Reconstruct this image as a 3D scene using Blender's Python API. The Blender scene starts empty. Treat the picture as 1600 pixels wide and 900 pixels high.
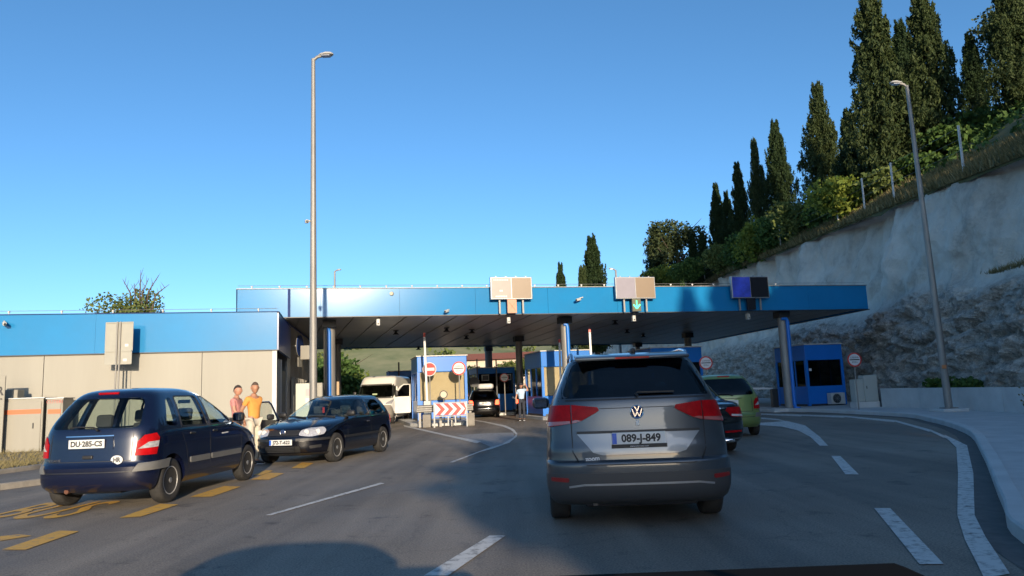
import bpy, bmesh, math, random
from mathutils import Vector, Matrix, noise
R = math.radians
random.seed(7)
scene = bpy.context.scene
C = scene.collection

# ------------------------------------------------------------------ camera model (1600x900 photo)
F = 1150.0
CAM_H = 1.35
PITCH, ROLL = R(8.04), R(-2.18)
CAMROT = (Matrix.Rotation(R(90) + PITCH, 3, 'X') @ Matrix.Rotation(ROLL, 3, 'Z'))
def ray(px, py): return CAMROT @ Vector(((px - 800) / F, -(py - 450) / F, -1))
def U(px, py, z=0.0):
    """world point at height z seen at a photo pixel"""
    d = ray(px, py); t = (z - CAM_H) / d.z
    return Vector((d.x * t, d.y * t, z))
def UY(px, py, Y):
    d = ray(px, py); t = Y / d.y
    return Vector((d.x * t, Y, CAM_H + d.z * t))
def horizon(px): return 612.6 - .038 * (px - 800)
def XY(px, Y): return UY(px, 605, Y).x
def proj(P):
    v = CAMROT.transposed() @ (Vector(P) - Vector((0, 0, CAM_H))); return 800 + F*v.x/-v.z, 450 - F*v.y/-v.z

# ------------------------------------------------------------------ materials
MATS = {}
def nodes_of(m):
    m.use_nodes = True
    nt = m.node_tree
    return nt, nt.nodes, nt.links
def pmat(name, col, rough=.6, metal=0.0, var=0.0, vscale=3.0, bump=0.0, bscale=30.0, coat=0.0, emis=None, es=1.0, spec=.5, rvar=0.0, col2=None, streak=False):
    if name in MATS: return MATS[name]
    m = bpy.data.materials.new(name); nt, N, L = nodes_of(m)
    b = N['Principled BSDF']
    b.inputs['Base Color'].default_value = (*col, 1); b.inputs['Roughness'].default_value = rough
    b.inputs['Metallic'].default_value = metal; b.inputs['Coat Weight'].default_value = coat
    b.inputs['Coat Roughness'].default_value = .04
    b.inputs['Specular IOR Level'].default_value = spec
    if emis: b.inputs['Emission Color'].default_value = (*emis, 1); b.inputs['Emission Strength'].default_value = es
    tc = N.new('ShaderNodeTexCoord')
    if var or col2:
        mp = N.new('ShaderNodeMapping'); L.new(tc.outputs['Object'], mp.inputs[0])
        if streak: mp.inputs['Scale'].default_value = (1, 1, .12)
        n = N.new('ShaderNodeTexNoise'); n.inputs['Scale'].default_value = vscale; n.inputs['Detail'].default_value = 5
        n.inputs['Roughness'].default_value = .65
        L.new(mp.outputs[0], n.inputs['Vector'])
        r = N.new('ShaderNodeValToRGB'); L.new(n.outputs['Fac'], r.inputs[0])
        r.color_ramp.elements[0].position = .3; r.color_ramp.elements[1].position = .7
        c2 = col2 if col2 else tuple(min(1, c * (1 + var)) for c in col)
        c1 = col if col2 else tuple(c * (1 - var) for c in col)
        r.color_ramp.elements[0].color = (*c1, 1); r.color_ramp.elements[1].color = (*c2, 1)
        L.new(r.outputs[0], b.inputs['Base Color'])
        if rvar:
            mr = N.new('ShaderNodeMapRange'); L.new(n.outputs['Fac'], mr.inputs[0])
            mr.inputs[1].default_value = .3; mr.inputs[2].default_value = .7
            mr.inputs[3].default_value = max(0, rough - rvar); mr.inputs[4].default_value = min(1, rough + rvar)
            L.new(mr.outputs[0], b.inputs['Roughness'])
    if bump:
        n2 = N.new('ShaderNodeTexNoise'); n2.inputs['Scale'].default_value = bscale; n2.inputs['Detail'].default_value = 4
        L.new(tc.outputs['Object'], n2.inputs['Vector'])
        bp = N.new('ShaderNodeBump'); bp.inputs['Strength'].default_value = bump; bp.inputs['Distance'].default_value = .02
        L.new(n2.outputs['Fac'], bp.inputs['Height']); L.new(bp.outputs[0], b.inputs['Normal'])
    MATS[name] = m
    return m
def glass(name, tint=(.25, .3, .3), rough=.02, ior=1.5):
    if name in MATS: return MATS[name]
    m = bpy.data.materials.new(name); nt, N, L = nodes_of(m)
    N.remove(N['Principled BSDF']); out = N['Material Output']
    t = N.new('ShaderNodeBsdfTransparent'); t.inputs[0].default_value = (*tint, 1)
    g = N.new('ShaderNodeBsdfGlossy'); g.inputs['Roughness'].default_value = rough
    fr = N.new('ShaderNodeFresnel'); fr.inputs[0].default_value = ior
    ge = N.new('ShaderNodeNewGeometry'); inv = N.new('ShaderNodeMath'); inv.operation = 'SUBTRACT'; inv.inputs[0].default_value = 1; L.new(ge.outputs['Backfacing'], inv.inputs[1])
    mu = N.new('ShaderNodeMath'); mu.operation = 'MULTIPLY'; L.new(fr.outputs[0], mu.inputs[0]); L.new(inv.outputs[0], mu.inputs[1])
    mx = N.new('ShaderNodeMixShader'); L.new(mu.outputs[0], mx.inputs[0]); L.new(t.outputs[0], mx.inputs[1]); L.new(g.outputs[0], mx.inputs[2])
    L.new(mx.outputs[0], out.inputs[0])
    MATS[name] = m
    return m

# ------------------------------------------------------------------ object bookkeeping
def tag(o, label=None, cat=None, group=None, kind=None):
    if label: o['label'] = label
    if cat: o['category'] = cat
    if group: o['group'] = group
    if kind: o['kind'] = kind
    return o
def empty(name, loc=(0, 0, 0), rz=0.0, label=None, cat=None, group=None):
    o = bpy.data.objects.new(name, None); C.objects.link(o)
    o.location = loc; o.rotation_euler = (0, 0, rz); o.empty_display_size = .2
    return tag(o, label, cat, group)
def link_mesh(name, me, mat=None, parent=None):
    o = bpy.data.objects.new(name, me); C.objects.link(o)
    if mat: me.materials.clear(); me.materials.append(mat)
    if parent: o.parent = parent
    return o
def copy_tree(o, parent=None):
    c = o.copy(); C.objects.link(c)
    if parent: c.parent = parent
    for ch in [x for x in scene.objects if x.parent == o]: copy_tree(ch, c)
    return c
def smooth(me, ang=35):
    for p in me.polygons: p.use_smooth = True
    me.set_sharp_from_angle(angle=R(ang))

class MB:
    """collects shapes, builds ONE mesh object"""
    def __init__(s): s.v = []; s.f = []; s.T = None
    def add(s, vs, fs):
        n = len(s.v)
        s.v += [tuple(s.T @ Vector(v)) if s.T else tuple(v) for v in vs]; s.f += [tuple(i + n for i in f) for f in fs]; return s
    def box(s, c, d, rz=0, rx=0, ry=0, bev=0.0):
        M = Matrix.Rotation(rz, 3, 'Z') @ Matrix.Rotation(ry, 3, 'Y') @ Matrix.Rotation(rx, 3, 'X')
        c = Vector(c); x, y, z = d[0] / 2, d[1] / 2, d[2] / 2
        if bev <= 0:
            vs = [c + M @ Vector(p) for p in ((-x,-y,-z),(x,-y,-z),(x,y,-z),(-x,y,-z),(-x,-y,z),(x,-y,z),(x,y,z),(-x,y,z))]
            return s.add(vs, [(0,3,2,1),(4,5,6,7),(0,1,5,4),(1,2,6,5),(2,3,7,6),(3,0,4,7)])
        bm = bmesh.new(); bmesh.ops.create_cube(bm, size=1)
        for v in bm.verts: v.co = Vector((v.co.x * d[0], v.co.y * d[1], v.co.z * d[2]))
        bmesh.ops.bevel(bm, geom=bm.edges[:], offset=min(bev, min(d) * .45), segments=2, affect='EDGES', profile=.5)
        bm.verts.index_update()
        s.add([c + M @ v.co for v in bm.verts], [[v.index for v in f.verts] for f in bm.faces]); bm.free(); return s
    def bar(s, p0, p1, w, h=None):
        """rectangular bar between two points"""
        p0, p1 = Vector(p0), Vector(p1); h = h or w; a = (p1 - p0).normalized()
        u = a.cross(Vector((0, 0, 1)))
        if u.length < .05: u = Vector((1, 0, 0))
        u.normalize(); w2 = a.cross(u)
        vs = [p + u * (sx * w / 2) + w2 * (sy * h / 2) for p in (p0, p1) for sx, sy in ((-1,-1),(1,-1),(1,1),(-1,1))]
        return s.add(vs, [(0,3,2,1),(4,5,6,7),(0,1,5,4),(1,2,6,5),(2,3,7,6),(3,0,4,7)])
    def tube(s, pts, r, seg=10, cap=True):
        pts = [Vector(p) for p in pts]; rs = r if isinstance(r, (list, tuple)) else [r] * len(pts)
        vs, fs = [], []; prev = None
        for i, p in enumerate(pts):
            a = (pts[min(i + 1, len(pts) - 1)] - pts[max(i - 1, 0)]).normalized()
            if prev is None:
                u = a.cross(Vector((0, 0, 1)))
                if u.length < .05: u = a.cross(Vector((0, 1, 0)))
            else: u = prev - a * prev.dot(a)
            u.normalize(); prev = u; w = a.cross(u)
            for k in range(seg):
                t = 2 * math.pi * k / seg; vs.append(p + (u * math.cos(t) + w * math.sin(t)) * rs[i])
        for i in range(len(pts) - 1):
            for k in range(seg):
                k2 = (k + 1) % seg; fs.append((i*seg+k, i*seg+k2, (i+1)*seg+k2, (i+1)*seg+k))
        if cap: fs.append(tuple(range(seg))[::-1]); fs.append(tuple((len(pts)-1)*seg + k for k in range(seg)))
        return s.add(vs, fs)
    def lathe(s, prof, c=(0,0,0), axis='X', seg=28):
        """prof list of (axial, radius)"""
        c = Vector(c); vs, fs = [], []
        for a, r in prof:
            for k in range(seg):
                t = 2 * math.pi * k / seg; q = (r * math.cos(t), r * math.sin(t))
                vs.append(c + Vector({'X': (a, q[0], q[1]), 'Y': (q[0], a, q[1]), 'Z': (q[0], q[1], a)}[axis]))
        for i in range(len(prof) - 1):
            for k in range(seg):
                k2 = (k + 1) % seg; fs.append((i*seg+k, i*seg+k2, (i+1)*seg+k2, (i+1)*seg+k))
        fs.append(tuple(range(seg))[::-1]); fs.append(tuple((len(prof)-1)*seg + k for k in range(seg)))
        return s.add(vs, fs)
    def prism(s, pts, h0, h1):
        """polygon in xy between z h0 and h1"""
        n = len(pts)
        return s.add([(p[0], p[1], h0) for p in pts] + [(p[0], p[1], h1) for p in pts],
                     [tuple(range(n))[::-1], tuple(range(n, 2*n))] + [(i, (i+1)%n, (i+1)%n+n, i+n) for i in range(n)])
    def prism_v(s, pts, depth, M):
        """polygon in local xy extruded along local z (0..depth), placed by matrix M"""
        n = len(pts)
        vs = [M @ Vector((p[0], p[1], 0)) for p in pts] + [M @ Vector((p[0], p[1], depth)) for p in pts]
        return s.add(vs, [tuple(range(n))[::-1], tuple(range(n, 2*n))] + [(i, (i+1)%n, (i+1)%n+n, i+n) for i in range(n)])
    def mesh(s, name):
        me = bpy.data.meshes.new(name); me.from_pydata(s.v, [], s.f); me.update(); return me
    def build(s, name, mat, parent=None, sm=None, fix=True):
        me = s.mesh(name)
        if fix:
            bm = bmesh.new(); bm.from_mesh(me); bmesh.ops.recalc_face_normals(bm, faces=bm.faces[:]); bm.to_mesh(me); bm.free()
        if sm: smooth(me, sm)
        return link_mesh(name, me, mat, parent)

def text_obj(name, s, size, mat, parent, loc, rot, extrude=.002, sx=1.0, align='CENTER', bold=0.0):
    cu = bpy.data.curves.new(name, 'FONT'); cu.body = s; cu.size = size; cu.extrude = extrude
    cu.align_x = align; cu.align_y = 'CENTER'; cu.offset = bold; cu.resolution_u = 3
    t = bpy.data.objects.new(name + '_tmp', cu); C.objects.link(t)
    bpy.context.view_layer.update()
    me = bpy.data.meshes.new_from_object(t.evaluated_get(bpy.context.evaluated_depsgraph_get()))
    bpy.data.objects.remove(t); bpy.data.curves.remove(cu)
    for v in me.vertices: v.co.x *= sx
    me.name = name
    o = link_mesh(name, me, mat, parent); o.location = loc; o.rotation_euler = rot
    return o
FACE_BACK = (R(90), 0, 0)            # readable from -y
FACE_FRONT = (R(90), 0, R(180))      # readable from +y

def pchip(keys):
    xs = [k[0] for k in keys]; ys = [k[1] for k in keys]; n = len(xs)
    h = [xs[i+1]-xs[i] for i in range(n-1)]; d = [(ys[i+1]-ys[i])/h[i] for i in range(n-1)]
    m = [0.0]*n
    for i in range(1, n-1):
        if d[i-1]*d[i] > 0:
            w1, w2 = 2*h[i]+h[i-1], h[i]+2*h[i-1]; m[i] = (w1+w2)/(w1/d[i-1]+w2/d[i])
    m[0], m[-1] = d[0], d[-1]
    def f(x):
        if x <= xs[0]: return ys[0]
        if x >= xs[-1]: return ys[-1]
        i = 0
        while x > xs[i+1]: i += 1
        t = (x-xs[i])/h[i]
        return (ys[i]*(2*t**3-3*t*t+1) + h[i]*m[i]*(t**3-2*t*t+t) + ys[i+1]*(-2*t**3+3*t*t) + h[i]*m[i+1]*(t**3-t*t))
    return f

def boolean_diff(o, cutter):
    m = o.modifiers.new('b', 'BOOLEAN'); m.operation = 'DIFFERENCE'; m.object = cutter; m.solver = 'EXACT'
    bpy.context.view_layer.update()
    me = bpy.data.meshes.new_from_object(o.evaluated_get(bpy.context.evaluated_depsgraph_get()))
    o.modifiers.clear(); old = o.data; mats = list(old.materials); o.data = me; bpy.data.meshes.remove(old)
    me.materials.clear()
    for x in mats: me.materials.append(x)
    cm = cutter.data; bpy.data.objects.remove(cutter); bpy.data.meshes.remove(cm)
# ------------------------------------------------------------------ shared materials
BLUE = pmat('blue_panel', (.005, .185, .42), .5, 0, var=.10, vscale=.35, rvar=.08, spec=.1, coat=.45, bump=.20, bscale=.8)
BLUE.node_tree.nodes['Principled BSDF'].inputs['Coat Roughness'].default_value = .14
BLUE.node_tree.nodes['Bump'].inputs['Distance'].default_value = .12
BLUE2 = pmat('blue_booth_paint', (.012, .17, .60), .35, 0, var=.06, vscale=.6, spec=.4)
DKBLUE = pmat('dark_blue_trim', (.008, .03, .13), .6, spec=.2)
CREAM = pmat('cream_cladding', (.27, .256, .212), .5, 0, var=.09, vscale=.7, streak=True)
WHITE = pmat('white_paint', (.52, .52, .49), .45, var=.08, vscale=4)
GREYM = pmat('grey_metal', (.33, .34, .35), .42, .6, var=.12, vscale=5)
GALV = pmat('galvanised_steel', (.27, .26, .24), .55, .35, var=.2, vscale=7, streak=True)
DKMET = pmat('dark_metal', (.035, .037, .04), .45, .2)
CEIL = pmat('canopy_soffit', (.32, .30, .27), .4, .3, var=.15, vscale=.5)
RUB = pmat('tyre_rubber', (.028, .027, .026), .85, var=.3, vscale=9, bump=.3, bscale=60)
RIM = pmat('alloy_rim', (.60, .59, .57), .38, .45)
BLKP = pmat('black_plastic', (.018, .018, .019), .5)
GRYP = pmat('grey_bumper_plastic', (.14, .14, .135), .55, var=.1)
MIRG = pmat('dark_mirror_glass', (.16, .20, .26), .08, 1.0)
KERBL = pmat('dusty_kerb_concrete', (.24, .22, .19), .9, var=.2, vscale=3, bump=.4, bscale=20)
CHROME = pmat('chrome', (.75, .75, .76), .12, 1.0)
REDL = pmat('red_lamp_lens', (.36, .004, .007), .35, 0, spec=.12, coat=.05, var=.25, vscale=14)
REDLIT = pmat('lit_tail_lamp', (.6, .03, .02), .3, emis=(1, .08, .03), es=3.0)
CLRL = pmat('clear_lamp_lens', (.5, .5, .52), .12, .3, coat=1.0, var=.3, vscale=30)
AMB = pmat('amber_lens', (.55, .22, .05), .2, coat=1)
PLATEW = pmat('plate_white', (.66, .66, .64), .4)
PLATEB = pmat('plate_blue', (.03, .12, .55), .4)
INK = pmat('black_ink', (.02, .02, .022), .5)
SEATC = pmat('seat_fabric', (.05, .05, .055), .9)
GL_DARK = glass('dark_privacy_glass', (.13, .14, .16), .03, 1.55)
GL_CAR = glass('tinted_car_glass', (.84, .88, .86), .02, 1.5)
GL_WIND = glass('windscreen_glass', (.82, .88, .86), .02, 1.6)
GL_BOOTH = glass('booth_window_glass', (.22, .23, .22), .03, 1.8)
SIGNW = pmat('sign_white', (.62, .62, .62), .4)
SIGNR = pmat('sign_red', (.50, .02, .012), .4)
SIGNB = pmat('sign_back_grey', (.34, .33, .28), .5, var=.06)
CONC = pmat('light_concrete', (.55, .55, .53), .85, var=.12, vscale=1.2, bump=.4, bscale=18)
PAVE = pmat('pavement_concrete', (.50, .49, .47), .9, var=.14, vscale=1.6, bump=.5, bscale=25)
BARK = pmat('bark', (.10, .075, .055), .95, var=.3, vscale=6, bump=.6, bscale=12)
GREENLED = pmat('green_signal_light', (.02, .5, .15), .4, emis=(.05, 1, .3), es=1.6)
DIM_ORANGE = pmat('orange_signal_panel', (.52, .24, .14), .45, var=.06)
SCREEN_T = pmat('display_tan', (.24, .175, .115), .4, var=.05, vscale=2)
SCREEN_G = pmat('display_grey', (.27, .25, .29), .35, var=.05, vscale=2)
SCREEN_D = pmat('display_black', (.012, .012, .016), .4, spec=.3)

def leaf_mat(name, c1, c2, rough=.7):
    m = bpy.data.materials.new(name); nt, N, L = nodes_of(m)
    b = N['Principled BSDF']; b.inputs['Roughness'].default_value = rough; b.inputs['Specular IOR Level'].default_value = .25
    g = N.new('ShaderNodeNewGeometry'); r = N.new('ShaderNodeValToRGB')
    r.color_ramp.elements[0].color = (*c1, 1); r.color_ramp.elements[1].color = (*c2, 1)
    L.new(g.outputs['Random Per Island'], r.inputs[0]); L.new(r.outputs[0], b.inputs['Base Color'])
    t = N.new('ShaderNodeBsdfTranslucent'); L.new(r.outputs[0], t.inputs[0])
    mx = N.new('ShaderNodeMixShader'); mx.inputs[0].default_value = .25
    L.new(b.outputs[0], mx.inputs[1]); L.new(t.outputs[0], mx.inputs[2]); L.new(mx.outputs[0], N['Material Output'].inputs[0])
    MATS[name] = m
    return m
LF_CYP = leaf_mat('cypress_foliage', (.014, .032, .011), (.042, .070, .022))
LF_CYPL = leaf_mat('olive_cypress_foliage', (.022, .042, .013), (.080, .105, .034))
LF_PINE = leaf_mat('pine_foliage', (.03, .05, .02), (.09, .11, .04))
LF_SCRUB = leaf_mat('scrub_foliage', (.035, .080, .018), (.105, .175, .04))
LF_BRIGHT = leaf_mat('bright_bush_foliage', (.10, .15, .02), (.24, .28, .05))
LF_DRY = leaf_mat('dry_grass_blades', (.14, .12, .05), (.33, .27, .13))
LF_OLIVE = leaf_mat('olive_foliage', (.06, .095, .022), (.18, .21, .06))

# asphalt
def asphalt():
    m = bpy.data.materials.new('asphalt'); nt, N, L = nodes_of(m); b = N['Principled BSDF']
    tc = N.new('ShaderNodeTexCoord')
    def nz(scale, det=4, vec=None, rough=.6):
        n = N.new('ShaderNodeTexNoise'); n.inputs['Scale'].default_value = scale; n.inputs['Detail'].default_value = det
        n.inputs['Roughness'].default_value = rough; L.new(vec or tc.outputs['Object'], n.inputs['Vector']); return n
    def ramp(src, p0, c0, p1, c1):
        r = N.new('ShaderNodeValToRGB'); L.new(src, r.inputs[0]); e = r.color_ramp.elements
        e[0].position, e[1].position = p0, p1; e[0].color, e[1].color = (*c0, 1), (*c1, 1); return r
    def mult(a, bb, fac=1.0):
        x = N.new('ShaderNodeMixRGB'); x.blend_type = 'MULTIPLY'; x.inputs[0].default_value = fac
        L.new(a, x.inputs[1]); L.new(bb, x.inputs[2]); return x
    big = ramp(nz(.16, 6).outputs['Fac'], .3, (.205, .180, .148), .7, (.315, .278, .230))
    mp = N.new('ShaderNodeMapping'); mp.inputs['Scale'].default_value = (1.3, .09, 1); mp.inputs['Rotation'].default_value = (0, 0, R(4))
    L.new(tc.outputs['Object'], mp.inputs[0])
    tracks = ramp(nz(.9, 3, mp.outputs[0]).outputs['Fac'], .38, (.66, .66, .67), .62, (1.04, 1.03, 1.02))
    grain = ramp(nz(55, 2, rough=.8).outputs['Fac'], .3, (.45, .45, .45), .7, (1.4, 1.36, 1.3))
    spots = ramp(nz(1.7, 5, rough=.7).outputs['Fac'], .30, (.50, .50, .52), .42, (1, 1, 1))
    v = N.new('ShaderNodeTexVoronoi'); v.feature = 'DISTANCE_TO_EDGE'; v.inputs['Scale'].default_value = .23
    wn = nz(.8, 5); ad = N.new('ShaderNodeVectorMath'); ad.operation = 'MULTIPLY_ADD'
    L.new(wn.outputs['Color'], ad.inputs[0]); ad.inputs[1].default_value = (1.6, 1.6, 0); L.new(tc.outputs['Object'], ad.inputs[2])
    L.new(ad.outputs[0], v.inputs['Vector'])
    crack = ramp(v.outputs['Distance'], .0, (.45, .45, .45), .006, (1, 1, 1))
    x = mult(mult(mult(mult(big.outputs[0], tracks.outputs[0]).outputs[0], grain.outputs[0]).outputs[0], spots.outputs[0]).outputs[0], crack.outputs[0], .3)
    L.new(x.outputs[0], b.inputs['Base Color'])
    rr = ramp(nz(.4, 5).outputs['Fac'], .3, (.62,)*3, .7, (.85,)*3); L.new(rr.outputs[0], b.inputs['Roughness'])
    bp = N.new('ShaderNodeBump'); bp.inputs['Strength'].default_value = .35; bp.inputs['Distance'].default_value = .006
    L.new(nz(70, 3, rough=.7).outputs['Fac'], bp.inputs['Height']); L.new(bp.outputs[0], b.inputs['Normal'])
    return m
ASPH = asphalt()
def worn_paint(name, col, amt=.42):
    m = bpy.data.materials.new(name); nt, N, L = nodes_of(m); b = N['Principled BSDF']; b.inputs['Roughness'].default_value = .7
    tc = N.new('ShaderNodeTexCoord'); n = N.new('ShaderNodeTexNoise'); n.inputs['Scale'].default_value = 9; n.inputs['Detail'].default_value = 7; n.inputs['Roughness'].default_value = .75
    L.new(tc.outputs['Object'], n.inputs['Vector'])
    r = N.new('ShaderNodeValToRGB'); L.new(n.outputs['Fac'], r.inputs[0]); e = r.color_ramp.elements
    e[0].position, e[1].position = amt - .08, amt + .08; e[0].color = (.20, .19, .17, 1); e[1].color = (*col, 1)
    L.new(r.outputs[0], b.inputs['Base Color']); return m
WLINE = worn_paint('white_road_paint', (.62, .61, .57), .43)
WGORE = worn_paint('faded_white_road_paint', (.32, .32, .32), .46)
YLINE = worn_paint('yellow_road_paint', (.66, .37, .06), .40)

def rock_mat():
    m = bpy.data.materials.new('cut_rock'); nt, N, L = nodes_of(m); b = N['Principled BSDF']; b.inputs['Roughness'].default_value = .95
    b.inputs['Specular IOR Level'].default_value = .2
    tc = N.new('ShaderNodeTexCoord')
    def nz(scale, det=5, rough=.6):
        n = N.new('ShaderNodeTexNoise'); n.inputs['Scale'].default_value = scale; n.inputs['Detail'].default_value = det; n.inputs['Roughness'].default_value = rough
        L.new(tc.outputs['Object'], n.inputs['Vector']); return n
    def ramp(src, *st):
        r = N.new('ShaderNodeValToRGB'); L.new(src, r.inputs[0]); e = r.color_ramp.elements
        while len(e) < len(st): e.new(.5)
        for q, (p, c) in zip(e, st): q.position = p; q.color = (*c, 1)
        return r
    at = N.new('ShaderNodeAttribute'); at.attribute_name = 'rough_rock'
    n1 = nz(.45, 9, .7); smo = ramp(n1.outputs['Fac'], (.28, (.38, .345, .30)), (.46, (.70, .65, .57)), (.65, (.84, .79, .70)))
    n2 = nz(2.6, 10, .78); rou = ramp(n2.outputs['Fac'], (.25, (.07, .06, .05)), (.35, (.32, .285, .24)), (.45, (.62, .57, .50)), (.58, (.88, .84, .76)))
    mx = N.new('ShaderNodeMixRGB'); L.new(at.outputs['Fac'], mx.inputs[0]); L.new(smo.outputs[0], mx.inputs[1]); L.new(rou.outputs[0], mx.inputs[2])
    # dark weep holes and stains
    v = N.new('ShaderNodeTexVoronoi'); v.inputs['Scale'].default_value = .55; v.inputs['Randomness'].default_value = 1
    L.new(tc.outputs['Object'], v.inputs['Vector']); hr = ramp(v.outputs['Distance'], (.05, (.35, .33, .31)), (.10, (1, 1, 1)))
    mu = N.new('ShaderNodeMixRGB'); mu.blend_type = 'MULTIPLY'; mu.inputs[0].default_value = .8; L.new(mx.outputs[0], mu.inputs[1]); L.new(hr.outputs[0], mu.inputs[2])
    L.new(mu.outputs[0], b.inputs['Base Color'])
    v2 = N.new('ShaderNodeTexVoronoi'); v2.inputs['Scale'].default_value = 1.7; v2.feature = 'DISTANCE_TO_EDGE'
    dv = N.new('ShaderNodeVectorMath'); dv.operation = 'MULTIPLY_ADD'; L.new(nz(1.3, 6, .7).outputs['Color'], dv.inputs[0]); dv.inputs[1].default_value = (2.2, 2.2, 3.0); L.new(tc.outputs['Object'], dv.inputs[2]); L.new(dv.outputs[0], v2.inputs['Vector'])
    ck = ramp(v2.outputs['Distance'], (.0, (.42, .39, .36)), (.03, (.85, .84, .82)), (.10, (1, 1, 1)))
    cm = N.new('ShaderNodeMixRGB'); cm.blend_type = 'MULTIPLY'; L.new(at.outputs['Fac'], cm.inputs[0]); L.new(mu.outputs[0], cm.inputs[1]); L.new(ck.outputs[0], cm.inputs[2]); L.new(cm.outputs[0], b.inputs['Base Color'])
    hm = N.new('ShaderNodeMath'); hm.operation = 'ADD'; hm.use_clamp = False; L.new(nz(5, 8, .75).outputs['Fac'], hm.inputs[0]); L.new(v2.outputs['Distance'], hm.inputs[1])
    st = N.new('ShaderNodeMapRange'); L.new(at.outputs['Fac'], st.inputs[0]); st.inputs[3].default_value = .6; st.inputs[4].default_value = .9
    bp = N.new('ShaderNodeBump'); bp.inputs['Distance'].default_value = .30; L.new(st.outputs[0], bp.inputs['Strength']); L.new(hm.outputs[0], bp.inputs['Height'])
    L.new(bp.outputs[0], b.inputs['Normal'])
    return m
ROCK = rock_mat()
SOIL = pmat('dry_soil', (.13, .11, .075), .95, col2=(.24, .20, .13), vscale=1.4, bump=.6, bscale=14)
HILLG = pmat('hillside_ground', (.05, .065, .022), .95, col2=(.15, .14, .06), vscale=.7, bump=.6, bscale=6)
FARHILL = pmat('distant_hill', (.10, .14, .055), .95, col2=(.30, .28, .15), vscale=.05)
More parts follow.
